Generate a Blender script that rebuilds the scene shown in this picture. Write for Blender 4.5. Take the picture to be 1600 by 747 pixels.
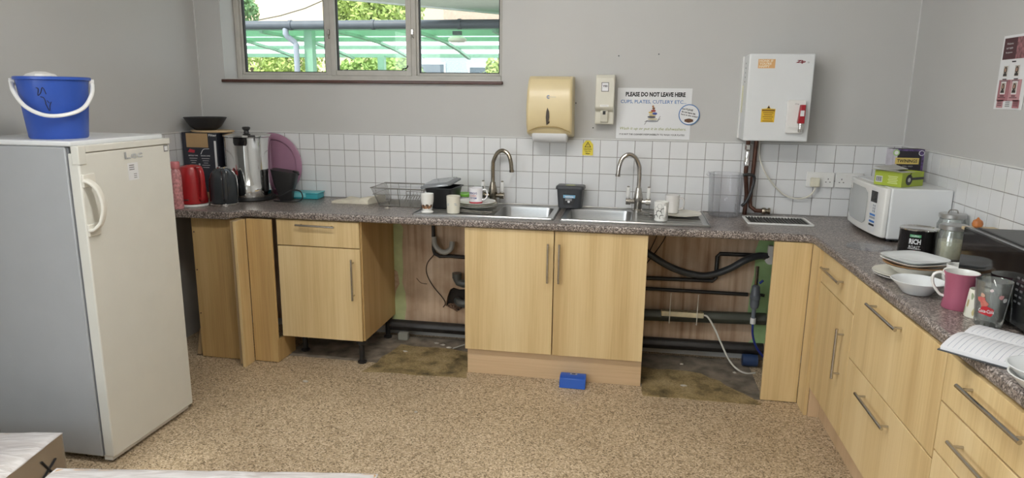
import bpy, bmesh, math, random
from mathutils import Vector, Matrix, noise
random.seed(7)
for o in list(bpy.data.objects): bpy.data.objects.remove(o)
scn = bpy.context.scene
COL = scn.collection
R = math.radians

# ------------------------------------------------------------------ camera
cam_d = bpy.data.cameras.new('camera'); cam = bpy.data.objects.new('camera', cam_d); COL.objects.link(cam)
cam_d.sensor_fit = 'HORIZONTAL'; cam_d.sensor_width = 36.0; cam_d.lens = 1062.29 / 1600 * 36.0
cam_d.clip_start = 0.05; cam_d.clip_end = 300
YAW, PITCH, ROLL = 0.1728, 0.2101, -0.0116
fw = Vector((-math.sin(YAW)*math.cos(PITCH), math.cos(YAW)*math.cos(PITCH), -math.sin(PITCH)))
rt = Vector((math.cos(YAW), math.sin(YAW), 0)); up = rt.cross(fw)
r2 = rt*math.cos(ROLL) - up*math.sin(ROLL); u2 = rt*math.sin(ROLL) + up*math.cos(ROLL)
mw = Matrix((r2, u2, -fw)).transposed().to_4x4(); mw.translation = (2.1447, -4.1755, 1.5938)
cam.matrix_world = mw
scn.camera = cam

# ------------------------------------------------------------------ world, light, exposure
w = bpy.data.worlds.new('world'); scn.world = w; w.use_nodes = True
wn = w.node_tree.nodes; wn['Background'].inputs[0].default_value = (0.86, 0.93, 1.0, 1); wn['Background'].inputs[1].default_value = 3.2
sun_d = bpy.data.lights.new('sun', 'SUN'); sun_d.energy = 3.2; sun_d.angle = R(6); sun_d.color = (1, .95, .86)
sun = bpy.data.objects.new('sun', sun_d); COL.objects.link(sun); sun.rotation_euler = (R(48), 0, R(-28))
def area(name, loc, rot, sx, sy, power, col):
    d = bpy.data.lights.new(name, 'AREA'); d.shape = 'RECTANGLE'; d.size = sx; d.size_y = sy; d.energy = power; d.color = col
    o = bpy.data.objects.new(name, d); COL.objects.link(o); o.location = loc; o.rotation_euler = rot; return o
# daylight of the windows that lie behind the camera (rear wall and near end of the left wall)
area('daylight_rear', (0.3, -6.05, 1.75), (R(90), 0, 0), 1.7, 1.1, 4, (.86, .93, 1.0))
area('daylight_left', (-0.66, -4.35, 1.75), (R(90), 0, R(-90)), 1.9, 1.1, 42, (.92, .96, 1.0))
vs = scn.view_settings
vs.view_transform = 'Standard'; vs.look = 'None'; vs.gamma = 1.0; vs.use_curve_mapping = False; vs.exposure = 0.12
LAMP_E = 40

# ------------------------------------------------------------------ materials
MATS = {}
def new_mat(name):
    m = bpy.data.materials.new(name); m.use_nodes = True
    return m, m.node_tree.nodes, m.node_tree.links, m.node_tree.nodes['Principled BSDF']
def c4(c, k=1.0): return (min(c[0]*k, 1), min(c[1]*k, 1), min(c[2]*k, 1), 1)
def M(name, col=(.8, .8, .8), rough=.5, metal=0.0, var=.06, scale=8.0, bump=0.0, bscale=60.0, spec=None, stretch=None, detail=3.0):
    if name in MATS: return MATS[name]
    m, N, L, B = new_mat(name)
    tc = N.new('ShaderNodeTexCoord'); nz = N.new('ShaderNodeTexNoise'); rp = N.new('ShaderNodeValToRGB')
    nz.inputs['Scale'].default_value = scale; nz.inputs['Detail'].default_value = detail
    src = tc.outputs['Object']
    if stretch:
        mp = N.new('ShaderNodeMapping'); mp.inputs['Scale'].default_value = stretch; L.new(src, mp.inputs[0]); src = mp.outputs[0]
    L.new(src, nz.inputs['Vector'])
    rp.color_ramp.elements[0].position = .3; rp.color_ramp.elements[1].position = .7
    rp.color_ramp.elements[0].color = c4(col, 1-var); rp.color_ramp.elements[1].color = c4(col, 1+var)
    L.new(nz.outputs['Fac'], rp.inputs[0]); L.new(rp.outputs[0], B.inputs['Base Color'])
    B.inputs['Roughness'].default_value = rough; B.inputs['Metallic'].default_value = metal
    if spec is not None: B.inputs['Specular IOR Level'].default_value = spec
    if bump:
        n2 = N.new('ShaderNodeTexNoise'); n2.inputs['Scale'].default_value = bscale; n2.inputs['Detail'].default_value = 4
        L.new(tc.outputs['Object'], n2.inputs['Vector'])
        bp = N.new('ShaderNodeBump'); bp.inputs['Strength'].default_value = bump; bp.inputs['Distance'].default_value = .004
        L.new(n2.outputs['Fac'], bp.inputs['Height']); L.new(bp.outputs[0], B.inputs['Normal'])
    MATS[name] = m; return m
def ramp(N, stops):
    r = N.new('ShaderNodeValToRGB'); e = r.color_ramp.elements
    e[0].position, e[0].color = stops[0][0], c4(stops[0][1]); e[1].position, e[1].color = stops[-1][0], c4(stops[-1][1])
    for p, c in stops[1:-1]:
        k = e.new(p); k.color = c4(c)
    return r
def wood(name, lo, mid, hi, along='z', rough=.42):
    m, N, L, B = new_mat(name)
    tc = N.new('ShaderNodeTexCoord'); oi = N.new('ShaderNodeObjectInfo'); ad = N.new('ShaderNodeVectorMath'); ad.operation = 'MULTIPLY_ADD'
    ad.inputs[1].default_value = (1, 1, 1); L.new(tc.outputs['Object'], ad.inputs[0])
    cm = N.new('ShaderNodeCombineXYZ'); ml = N.new('ShaderNodeMath'); ml.operation = 'MULTIPLY'; ml.inputs[1].default_value = 17.0
    L.new(oi.outputs['Random'], ml.inputs[0])
    for i in range(3): L.new(ml.outputs[0], cm.inputs[i])
    L.new(cm.outputs[0], ad.inputs[2])
    def nz(sc, det, dist):
        mp = N.new('ShaderNodeMapping'); mp.inputs['Scale'].default_value = sc; L.new(ad.outputs[0], mp.inputs[0])
        n = N.new('ShaderNodeTexNoise'); n.inputs['Scale'].default_value = 1; n.inputs['Detail'].default_value = det; n.inputs['Distortion'].default_value = dist
        L.new(mp.outputs[0], n.inputs['Vector']); return n
    if along == 'z': a, b = nz((130, 130, 3.0), 4, .2), nz((9, 9, .5), 2, .3)
    else: a, b = nz((3.0, 130, 130), 4, .2), nz((.5, 9, 9), 2, .3)
    mx = N.new('ShaderNodeMath'); mx.operation = 'MULTIPLY_ADD'; mx.inputs[1].default_value = .33
    L.new(a.outputs['Fac'], mx.inputs[0])
    m2 = N.new('ShaderNodeMath'); m2.operation = 'MULTIPLY'; m2.inputs[1].default_value = .67; L.new(b.outputs['Fac'], m2.inputs[0]); L.new(m2.outputs[0], mx.inputs[2])
    rp = ramp(N, [(.34, lo), (.5, mid), (.66, hi)]); L.new(mx.outputs[0], rp.inputs[0]); L.new(rp.outputs[0], B.inputs['Base Color'])
    B.inputs['Roughness'].default_value = rough
    MATS[name] = m; return m
def glass(name, tint=(1, 1, 1), gl=.07, alpha=.9, rough=.02, body=(.8, .85, .9), k=.9, trans=False):
    # thin clear sheet: mostly straight-through, some gloss growing at grazing angles, a trace of body colour
    m, N, L, B = new_mat(name); N.remove(B); out = N['Material Output']
    t = N.new('ShaderNodeBsdfTransparent'); t.inputs[0].default_value = c4(tint)
    g = N.new('ShaderNodeBsdfGlossy'); g.inputs['Roughness'].default_value = rough
    d = N.new('ShaderNodeBsdfTranslucent' if trans else 'ShaderNodeBsdfDiffuse'); d.inputs[0].default_value = c4(body)
    fr = N.new('ShaderNodeFresnel'); fr.inputs[0].default_value = 1.45
    ml = N.new('ShaderNodeMath'); ml.operation = 'MULTIPLY_ADD'; ml.inputs[1].default_value = k; ml.inputs[2].default_value = gl*.3; ml.use_clamp = True
    L.new(fr.outputs[0], ml.inputs[0])
    m1 = N.new('ShaderNodeMixShader'); m1.inputs[0].default_value = alpha; L.new(d.outputs[0], m1.inputs[1]); L.new(t.outputs[0], m1.inputs[2])
    m2 = N.new('ShaderNodeMixShader'); L.new(ml.outputs[0], m2.inputs[0]); L.new(m1.outputs[0], m2.inputs[1]); L.new(g.outputs[0], m2.inputs[2])
    L.new(m2.outputs[0], out.inputs[0]); MATS[name] = m; return m
def emit(name, col, s):
    m, N, L, B = new_mat(name); B.inputs['Base Color'].default_value = c4(col); B.inputs['Emission Color'].default_value = c4(col); B.inputs['Emission Strength'].default_value = s
    MATS[name] = m; return m
def speckle(name, stops, vscale, nscale, rough, spec=.4, big=None):
    m, N, L, B = new_mat(name)
    tc = N.new('ShaderNodeTexCoord'); v = N.new('ShaderNodeTexVoronoi'); v.inputs['Scale'].default_value = vscale
    L.new(tc.outputs['Object'], v.inputs['Vector'])
    sp = N.new('ShaderNodeSeparateColor'); L.new(v.outputs['Color'], sp.inputs[0])
    rp = ramp(N, stops); L.new(sp.outputs[0], rp.inputs[0])
    nz = N.new('ShaderNodeTexNoise'); nz.inputs['Scale'].default_value = nscale; nz.inputs['Detail'].default_value = 6; L.new(tc.outputs['Object'], nz.inputs['Vector'])
    r2 = ramp(N, big or [(.3, (.75, .75, .75)), (.7, (1, 1, 1))]); L.new(nz.outputs['Fac'], r2.inputs[0])
    mx = N.new('ShaderNodeMix'); mx.data_type = 'RGBA'; mx.blend_type = 'MULTIPLY'; mx.inputs['Factor'].default_value = 1
    L.new(rp.outputs[0], mx.inputs['A']); L.new(r2.outputs[0], mx.inputs['B']); L.new(mx.outputs['Result'], B.inputs['Base Color'])
    B.inputs['Roughness'].default_value = rough; B.inputs['Specular IOR Level'].default_value = spec
    MATS[name] = m; return m

wall_m = M('wall_paint', (.515, .512, .50), .65, var=.03, scale=1.3, bump=.05, bscale=90)
ceil_m = M('ceiling_paint', (.70, .70, .69), .8, var=.02)
tile_m = M('white_tile', (.74, .75, .76), .12, var=.025, scale=5)
grout_m = M('grout', (.30, .29, .28), .9, var=.2, scale=30)
trimw_m = M('tile_trim', (.66, .66, .65), .4)
floor_m = speckle('floor_vinyl', [(0, (.15, .105, .06)), (.3, (.43, .325, .205)), (.7, (.56, .435, .29)), (1, (.74, .62, .46))], 165, 2.2, .5, .35, [(.25, (.82, .80, .78)), (.72, (1, 1, 1))])
top_m = speckle('worktop_laminate', [(0, (.04, .032, .03)), (.4, (.17, .14, .125)), (.7, (.31, .26, .23)), (1, (.58, .52, .48))], 210, 3, .28, .5)
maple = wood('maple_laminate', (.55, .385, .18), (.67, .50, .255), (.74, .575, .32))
maple_d = wood('dark_maple_laminate', (.42, .265, .105), (.52, .345, .145), (.60, .42, .195))  # darker maple tone for carcasses, end panel and filler
plinth_m = wood('plinth_laminate', (.53, .37, .21), (.60, .43, .26), (.66, .48, .30), 'x')
plinth_y = wood('plinth_laminate_side', (.53, .37, .21), (.60, .43, .26), (.66, .48, .30), 'z')
pine_m = wood('raw_pine', (.28, .19, .10), (.38, .27, .15), (.46, .33, .20))
carc_m = M('carcass_white', (.62, .60, .56), .6)
steel_m = M('brushed_steel', (.50, .475, .44), .24, 1.0, var=.05, scale=40)
sink_m = M('sink_steel', (.46, .46, .455), .3, 1.0, var=.06, scale=60, stretch=(1, 12, 12))
chrome_m = M('chrome', (.72, .71, .69), .08, 1.0, var=.02)
brass_m = M('tarnished_tap_metal', (.33, .29, .23), .25, 1.0, var=.15, scale=30)
white_pl = M('white_plastic', (.78, .78, .76), .35, var=.02)
white_en = M('white_enamel', (.72, .74, .75), .25, var=.015)
cream_en = M('cream_enamel', (.68, .675, .62), .3, var=.02)
black_pl = M('black_plastic', (.016, .016, .017), .35, var=.2)
black_gl = M('black_gloss', (.008, .008, .009), .06, var=.1)
dark_gr = M('dark_grey_plastic', (.05, .055, .06), .4, var=.1)
china = M('white_china', (.80, .80, .77), .15, var=.015)
china_b = M('bluish_china', (.76, .79, .80), .14, var=.015)
cream_ch = M('cream_china', (.72, .70, .60), .2, var=.02)
pipe_b = M('black_iron_pipe', (.022, .020, .019), .45, var=.3, scale=25)
pipe_g = M('grey_pipe', (.085, .09, .085), .4, var=.15)
pipe_c = M('old_copper_pipe', (.10, .045, .03), .4, .6, var=.3, scale=20)
plaster_m = None
card_m = M('cardboard', (.52, .34, .19), .85, var=.1, scale=10, bump=.1, bscale=20)
ink = M('black_ink', (.012, .012, .014), .6, var=0)
paper = M('white_paper', (.74, .75, .76), .6, var=.01)
win_glass = glass('window_glass', (.97, .99, .98), .02, .985, k=.3)
clear_pl = glass('clear_plastic', (.99, .992, 1), .06, .965, .05, (.95, .96, 1.0), k=.4)
clear_gl = glass('clear_glass', (.96, .98, .97), .14, .92, .03, (.85, .88, .86), k=.7)
smoke_pl = glass('smoky_lid', (.55, .58, .60), .2, .45, .15, (.34, .36, .38))

# ------------------------------------------------------------------ mesh building
class MB:
    def __init__(s): s.v = []; s.f = []; s.mi = []
    def add(s, vs, fs, mi=0):
        o = len(s.v); s.v += [tuple(p) for p in vs]; s.f += [tuple(i+o for i in f) for f in fs]; s.mi += [mi]*len(fs); return s
    def box(s, x0, x1, y0, y1, z0, z1, mi=0):
        return s.add([(x0,y0,z0),(x1,y0,z0),(x1,y1,z0),(x0,y1,z0),(x0,y0,z1),(x1,y0,z1),(x1,y1,z1),(x0,y1,z1)],
                     [(3,2,1,0),(4,5,6,7),(0,1,5,4),(1,2,6,5),(2,3,7,6),(3,0,4,7)], mi)
    def lathe(s, prof, n=28, c=(0,0,0), shape=None, mi=0, axis='z', caps=True):
        vs, fs = [], []
        for r, z in prof:
            for k in range(n):
                a = 2*math.pi*k/n; q = shape(a) if shape else (1, 1)
                q = q if isinstance(q, tuple) else (q, q)
                x, y = r*q[0]*math.cos(a), r*q[1]*math.sin(a)
                p = (x, y, z) if axis == 'z' else ((z, x, y) if axis == 'x' else (x, -z, y))
                vs.append((c[0]+p[0], c[1]+p[1], c[2]+p[2]))
        m = len(prof)
        for i in range(m-1):
            for k in range(n):
                k2 = (k+1) % n; fs.append((i*n+k, i*n+k2, (i+1)*n+k2, (i+1)*n+k))
        if caps and prof[0][0] > 1e-6: fs.append(tuple(range(n))[::-1])
        if caps and prof[-1][0] > 1e-6: fs.append(tuple((m-1)*n+k for k in range(n)))
        return s.add(vs, fs, mi)
    def cyl(s, p0, p1, r, n=12, r1=None, mi=0): return s.tube([p0, p1], r, n, radii=[r, r if r1 is None else r1], mi=mi)
    def tube(s, pts, r, n=8, smooth=0, radii=None, mi=0, closed=False, flat=None):
        P = [Vector(p) for p in pts]
        if smooth: P = catmull(P, smooth, closed)
        m = len(P); vs, fs = [], []
        prev = None
        for i, p in enumerate(P):
            a = P[(i-1) % m] if (closed or i > 0) else p; b = P[(i+1) % m] if (closed or i < m-1) else p
            t = (b-a).normalized()
            if prev is None:
                h = Vector((0,0,1)) if abs(t.z) < .9 else Vector((0,1,0)); u = t.cross(h).normalized()
            else:
                u = prev - t*prev.dot(t); u = u.normalized() if u.length > 1e-6 else t.orthogonal().normalized()
            prev = u; q = t.cross(u)
            rr = radii[min(int(i*len(radii)/m), len(radii)-1)] if radii and len(radii) != m else (radii[i] if radii else r)
            fx, fy = flat if flat else (1, 1)
            for k in range(n):
                an = 2*math.pi*k/n; vs.append(p + u*math.cos(an)*rr*fx + q*math.sin(an)*rr*fy)
        e = m if closed else m-1
        for i in range(e):
            for k in range(n):
                k2 = (k+1) % n; i2 = (i+1) % m; fs.append((i*n+k, i*n+k2, i2*n+k2, i2*n+k))
        if not closed: fs += [tuple(range(n))[::-1], tuple((m-1)*n+k for k in range(n))]
        return s.add(vs, fs, mi)
    def prism(s, poly, z0, z1, plane='xy', mi=0):
        n = len(poly)
        f = {'xy': lambda a,b,c: (a,b,c), 'xz': lambda a,b,c: (a,c,b), 'yz': lambda a,b,c: (c,a,b)}[plane]
        vs = [f(a,b,z0) for a,b in poly] + [f(a,b,z1) for a,b in poly]
        fs = [tuple(range(n))[::-1], tuple(range(n, 2*n))] + [(i, (i+1) % n, n+(i+1) % n, n+i) for i in range(n)]
        return s.add(vs, fs, mi)
    def slab(s, outer, holes, z0, z1, plane='xy', mi=0):
        f = {'xy': lambda a,b,c: (a,b,c), 'xz': lambda a,b,c: (a,c,b), 'yz': lambda a,b,c: (c,a,b)}[plane]
        bm = bmesh.new(); loops = []
        for lp in [outer] + holes:
            vv = [bm.verts.new((a,b,0)) for a,b in lp]; loops.append(vv)
            for i in range(len(vv)): bm.edges.new((vv[i], vv[(i+1) % len(vv)]))
        bmesh.ops.triangle_fill(bm, use_beauty=True, use_dissolve=False, edges=bm.edges[:])
        bm.verts.index_update()
        n = len(bm.verts); co = [(v.co.x, v.co.y) for v in bm.verts]
        tri = [tuple(v.index for v in fc.verts) for fc in bm.faces]
        vs = [f(a,b,z1) for a,b in co] + [f(a,b,z0) for a,b in co]
        fs = tri + [tuple(i+n for i in t[::-1]) for t in tri]
        for vv in loops:
            ix = [v.index for v in vv]
            for i in range(len(ix)): a, b = ix[i], ix[(i+1) % len(ix)]; fs.append((a, b, b+n, a+n))
        bm.free(); return s.add(vs, fs, mi)
    def build(s, name, mat, parent=None, loc=(0,0,0), rot=(0,0,0), bevel=0, seg=2, smooth=30, kind=None, label=None):
        me = bpy.data.meshes.new(name); me.from_pydata(s.v, [], s.f)
        bm = bmesh.new(); bm.from_mesh(me); bmesh.ops.recalc_face_normals(bm, faces=bm.faces[:]); bm.to_mesh(me); bm.free()
        for m in (mat if isinstance(mat, (list, tuple)) else [mat]): me.materials.append(m)
        if len(set(s.mi)) > 1: me.polygons.foreach_set('material_index', s.mi)
        if smooth:
            me.polygons.foreach_set('use_smooth', [True]*len(me.polygons)); me.set_sharp_from_angle(angle=R(smooth))
        me.update()
        o = bpy.data.objects.new(name, me); COL.objects.link(o); o.location = loc; o.rotation_euler = rot
        if parent: o.parent = parent
        if bevel:
            b = o.modifiers.new('bevel', 'BEVEL'); b.width = bevel; b.segments = seg; b.limit_method = 'ANGLE'; b.angle_limit = R(40)
        if kind: o['kind'] = kind
        if label: o['label'] = label
        return o
def catmull(P, k, closed=False):
    out = []; m = len(P)
    for i in range(m if closed else m-1):
        p0 = P[(i-1) % m] if (closed or i > 0) else P[0]*2-P[1]; p1 = P[i]; p2 = P[(i+1) % m]; p3 = P[(i+2) % m] if (closed or i+2 < m) else p2*2-p1
        for j in range(k):
            t = j/k; out.append(.5*((2*p1)+(p2-p0)*t+(2*p0-5*p1+4*p2-p3)*t*t+(3*p1-p0-3*p2+p3)*t**3))
    if not closed: out.append(P[-1])
    return out
def tag(o, label=None, cat=None, group=None, kind=None):
    if label: o['label'] = label
    if cat: o['category'] = cat
    if group: o['group'] = group
    if kind: o['kind'] = kind
    return o
def T(name, label, cat, loc=(0,0,0), rz=0, group=None):
    o = bpy.data.objects.new(name, None); COL.objects.link(o); o.empty_display_size = .05; o.location = loc; o.rotation_euler = (0,0,R(rz))
    return tag(o, label, cat, group)
def box(name, x0, x1, y0, y1, z0, z1, mat, parent=None, bevel=0, **k): return MB().box(x0,x1,y0,y1,z0,z1).build(name, mat, parent, bevel=bevel, **k)
def dup_mesh(o, parent, loc, rot=None):
    c = o.copy(); COL.objects.link(c); c.parent = parent; c.location = loc
    if rot: c.rotation_euler = rot
    return c
FACE = {'-y': (R(90),0,0), '-x': (R(90),0,R(-90)), '+x': (R(90),0,R(90)), '+z': (0,0,0)}
def text(body, mat, parent, loc, face='-y', width=None, height=.02, bold=0.0, shear=0.0, rotz=0.0, name='lettering', depth=.0004):
    cu = bpy.data.curves.new(name, 'FONT'); cu.body = body; cu.align_x = 'CENTER'; cu.align_y = 'CENTER'; cu.size = 1; cu.offset = bold; cu.shear = shear; cu.extrude = .0; cu.resolution_u = 2
    t = bpy.data.objects.new(name, cu); COL.objects.link(t); dg = bpy.context.evaluated_depsgraph_get()
    me = bpy.data.meshes.new_from_object(t.evaluated_get(dg)); bpy.data.objects.remove(t); bpy.data.curves.remove(cu)
    xs = [v.co.x for v in me.vertices]; ys = [v.co.y for v in me.vertices]
    cx, cy = (min(xs)+max(xs))/2, (min(ys)+max(ys))/2; sy = height/max(max(ys)-min(ys), 1e-6); sx = width/(max(xs)-min(xs)) if width else sy
    cr, sr = math.cos(R(rotz)), math.sin(R(rotz))
    for v in me.vertices:
        a, b = (v.co.x-cx)*sx, (v.co.y-cy)*sy; v.co = (a*cr-b*sr, a*sr+b*cr, depth)
    me.materials.clear(); me.materials.append(mat); me.name = name
    o = bpy.data.objects.new(name, me); COL.objects.link(o); o.parent = parent; o.location = loc; o.rotation_euler = FACE[face] if isinstance(face, str) else face
    return o
def flat_poly(name, poly, mat, parent, loc, face='-y', t=.0006):
    return MB().prism(poly, 0, t).build(name, mat, parent, loc=loc, rot=FACE[face] if isinstance(face, str) else face, smooth=0)
def rect(a, b, w_, h_): return [(a-w_/2,b-h_/2),(a+w_/2,b-h_/2),(a+w_/2,b+h_/2),(a-w_/2,b+h_/2)]
def ngon(a, b, r, n=32): return [(a+r*math.cos(2*math.pi*k/n), b+r*math.sin(2*math.pi*k/n)) for k in range(n)]

XL, XR, ZT, TP, W = -0.688, 3.645, 1.3289, 0.1028, 0.915
YB, ZC = -6.1, 2.75
# ------------------------------------------------------------------ room shell
fl = tag(box('floor', XL-.2, XR+.2, YB-.2, .2, -.12, 0, floor_m, kind='structure'), 'beige speckled vinyl floor across the kitchen')
ce = tag(box('ceiling', XL-.2, XR+.2, YB-.2, .25, ZC, ZC+.1, ceil_m, kind='structure'), 'plain off-white ceiling above the kitchen')
wb = MB().slab([(XL-.2,-.1),(XR+.2,-.1),(XR+.2,ZC),(XL-.2,ZC)], [[(-.505,1.668),(1.343,1.668),(1.343,2.5),(-.505,2.5)]], 0, .25, 'xz').build('wall_back', wall_m, smooth=0, kind='structure')
tag(wb, 'grey painted back wall with a white tiled splashback and high window')
wl = MB().slab([(YB,0),(0,0),(0,ZC),(YB,ZC)], [[(-5.3,1.2),(-3.4,1.2),(-3.4,2.3),(-5.3,2.3)]], XL-.2, XL, 'yz').build('wall_left', wall_m, smooth=0, kind='structure')
tag(wl, 'grey painted wall behind the tall fridge')
wr = tag(box('wall_right', XR, XR+.2, YB, 0, 0, ZC, wall_m, kind='structure'), 'pale grey wall on the right with a pinned poster')
wre = MB().slab([(XL-.2,0),(XR+.2,0),(XR+.2,ZC),(XL-.2,ZC)], [[(-.55,1.2),(1.15,1.2),(1.15,2.3),(-.55,2.3)]], YB-.2, YB, 'xz').build('wall_rear', wall_m, smooth=0, kind='structure')
tag(wre, 'grey wall behind the camera with a window opening')
for i, (x0,x1,y0,y1) in enumerate(((-.55,1.15,YB-.14,YB-.08), (XL-.14,XL-.08,-5.3,-3.4))):
    wo = T('window_%d' % (i+2), 'plain window out of the picture behind the camera' if i == 0 else 'plain window out of the picture in the left wall', 'window', (0,0,0)); wo['kind'] = 'structure'; del wo['category']
    if i == 0:
        for a, b, c, d in ((x0,x1,1.2,1.25),(x0,x1,2.25,2.3),(x0,x0+.05,1.25,2.25),(x1-.05,x1,1.25,2.25)): box('window_frame', a, b, y0, y1, c, d, white_pl, wo)
        box('pane', x0+.05, x1-.05, y0+.02, y0+.026, 1.25, 2.25, win_glass, wo)
    else:
        for a, b, c, d in ((y0,y1,1.2,1.25),(y0,y1,2.25,2.3),(y0,y0+.05,1.25,2.25),(y1-.05,y1,1.25,2.25)): box('window_frame', x0, x1, a, b, c, d, white_pl, wo)
        box('pane', x0+.02, x0+.026, y0+.05, y1-.05, 1.25, 2.25, win_glass, wo)

# tiles: one object each, under the wall that carries them
G = .0028; tile_meshes = {}
def tile(parent, ax, a0, a1, z0, z1, jit):
    key = (ax, round(a1-a0, 4), round(z1-z0, 4)); wd, ht = a1-a0, z1-z0
    if key not in tile_meshes:
        b = MB(); h = .0012; d = .0045
        if ax == 'y': b.add([(0,0,0),(wd,0,0),(wd,0,ht),(0,0,ht),(0,-d+h,0),(wd,-d+h,0),(wd,-d+h,ht),(0,-d+h,ht),(h,-d,h),(wd-h,-d,h),(wd-h,-d,ht-h),(h,-d,ht-h)], [(4,0,1,5),(5,1,2,6),(6,2,3,7),(7,3,0,4),(4,5,9,8),(5,6,10,9),(6,7,11,10),(7,4,8,11),(8,9,10,11)])
        else:
            s = -1 if ax == 'r' else 1
            b.add([(0,0,0),(0,wd,0),(0,wd,ht),(0,0,ht),(s*(d-h),0,0),(s*(d-h),wd,0),(s*(d-h),wd,ht),(s*(d-h),0,ht),(s*d,h,h),(s*d,wd-h,h),(s*d,wd-h,ht-h),(s*d,h,ht-h)], [(4,0,1,5),(5,1,2,6),(6,2,3,7),(7,3,0,4),(4,5,9,8),(5,6,10,9),(6,7,11,10),(7,4,8,11),(8,9,10,11)])
        o = b.build('tile', tile_m, parent, smooth=0); tile_meshes[key] = o.data
    else:
        o = bpy.data.objects.new('tile', tile_meshes[key]); COL.objects.link(o); o.parent = parent
    o.location = (a0, -.003, z0) if ax == 'y' else ((XR-.003, a0, z0) if ax == 'r' else (XL+.003, a0, z0))
    e = (random.uniform(-1, 1)*.004, random.uniform(-1, 1)*.004)
    o.rotation_euler = (e[0], 0, e[1]) if ax == 'y' else (0, e[0], e[1])
def run(parent, ax, lines):
    for r in range(4):
        z1 = ZT - r*TP - G/2; z0 = ZT - (r+1)*TP + G/2
        for a, b in zip(lines[:-1], lines[1:]):
            if b-a > .015: tile(parent, ax, a+G/2, b-G/2, z0, z1, 0)
run(wb, 'y', [XL+.008] + [i*TP for i in range(-6, 36)] + [XR-.008])
run(wr, 'r', [-TP*k for k in range(31, 0, -1)] + [-.008])
run(wl, 'l', [-TP*k for k in range(9, 0, -1)] + [-.008])
box('grout_bed', XL, XR, -.0066, 0, ZT-4*TP-.005, ZT, grout_m, wb); box('grout_bed', XR-.0066, XR, -31*TP, 0, ZT-4*TP-.005, ZT, grout_m, wr); box('grout_bed', XL, XL+.0066, -9*TP, 0, ZT-4*TP-.005, ZT, grout_m, wl)
box('tile_edge_trim', XL, XR, -.011, 0, ZT+.001, ZT+.008, trimw_m, wb); box('tile_edge_trim', XR-.011, XR, -31*TP, -.011, ZT+.001, ZT+.008, trimw_m, wr); box('tile_edge_trim', XL, XL+.011, -9*TP, -.011, ZT+.001, ZT+.008, trimw_m, wl)

seam = M('corner_seam', (.62,.62,.61), .6)
tag(box('trim_3', XR-.006, XR, -.006, 0, ZT+.009, ZC, seam, kind='structure'), 'pale filler seam in the right corner of the room')
tag(box('trim_4', XL, XL+.006, -.006, 0, ZT+.009, ZC, seam, kind='structure'), 'pale filler seam in the left corner of the room')

# bare plaster below the worktop, with green paint at its edges and a broken hole round the waste pipe
def plaster():
    m, N, L, B = new_mat('bare_plaster')
    tc = N.new('ShaderNodeTexCoord'); mp = N.new('ShaderNodeMapping'); mp.inputs['Scale'].default_value = (26, 26, 1.2); L.new(tc.outputs['Object'], mp.inputs[0])
    n = N.new('ShaderNodeTexNoise'); n.inputs['Scale'].default_value = 1; n.inputs['Detail'].default_value = 6; L.new(mp.outputs[0], n.inputs['Vector'])
    r_ = ramp(N, [(.3, (.34, .21, .13)), (.45, (.55, .40, .275)), (.6, (.64, .49, .355)), (.75, (.70, .58, .45))]); L.new(n.outputs['Fac'], r_.inputs[0])
    n2 = N.new('ShaderNodeTexNoise'); n2.inputs['Scale'].default_value = 5; n2.inputs['Detail'].default_value = 6; L.new(tc.outputs['Object'], n2.inputs['Vector'])
    r3 = ramp(N, [(.35, (.72, .66, .62)), (.6, (1, 1, 1))]); L.new(n2.outputs['Fac'], r3.inputs[0])
    mx = N.new('ShaderNodeMix'); mx.data_type = 'RGBA'; mx.blend_type = 'MULTIPLY'; mx.inputs['Factor'].default_value = 1
    L.new(r_.outputs[0], mx.inputs['A']); L.new(r3.outputs[0], mx.inputs['B']); L.new(mx.outputs['Result'], B.inputs['Base Color']); B.inputs['Roughness'].default_value = .85
    return m
plaster_m = plaster()
hole = [(.985,.225),(1.0,.30),(1.015,.34),(1.04,.355),(1.08,.345),(1.13,.35),(1.17,.30),(1.16,.23),(1.10,.215),(1.06,.19),(1.03,.205)]
MB().slab([(XL+.001,.06),(XR-.001,.06),(XR-.001,.905),(XL+.001,.905)], [hole], -.035, 0, 'xz').build('bare_plaster', plaster_m, wb, smooth=0)
rub = MB()
for i in range(40):
    a = random.random(); p = (1.0+.15*a, random.uniform(-.02,-.005), .205+.03*random.random()); s = random.uniform(.006, .016); rub.lathe([(0,-s*.6),(s,-s*.2),(s*.8,s*.4),(0,s*.6)], 6, p)
rub.build('rubble', M('broken_brick', (.17, .10, .065), .95, var=.3, scale=60), wb, smooth=0)
box('hole_backing', .97, 1.2, -.004, -.001, .18, .37, M('hole_shade_dark', (.03, .024, .02), .95), wb)  # dark brick sheet behind the hole; its colour also carries the hole's shade
green_m = M('green_paint', (.50, .56, .29), .6, var=.1, scale=14); green2_m = M('green_paint_bright', (.36, .55, .25), .6, var=.15, scale=9)
flat_poly('paint_remnant', [(.62,.10),(.70,.10),(.715,.2),(.71,.3),(.69,.37),(.70,.45),(.695,.6),(.705,.74),(.68,.77),(.62,.76)], green_m, wb, (0,-.035,0))
flat_poly('paint_remnant', [(2.90,.12),(2.93,.16),(2.88,.3),(2.885,.45),(2.90,.55),(2.895,.7),(2.92,.8),(2.91,.9),(3.10,.9),(3.10,.12)], green2_m, wb, (0,-.035,0))
flat_poly('bare_spot', [(.635,.25),(.645,.31),(.672,.36),(.66,.44),(.63,.46),(.62,.25)], plaster_m, wb, (0,-.0362,0))

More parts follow.
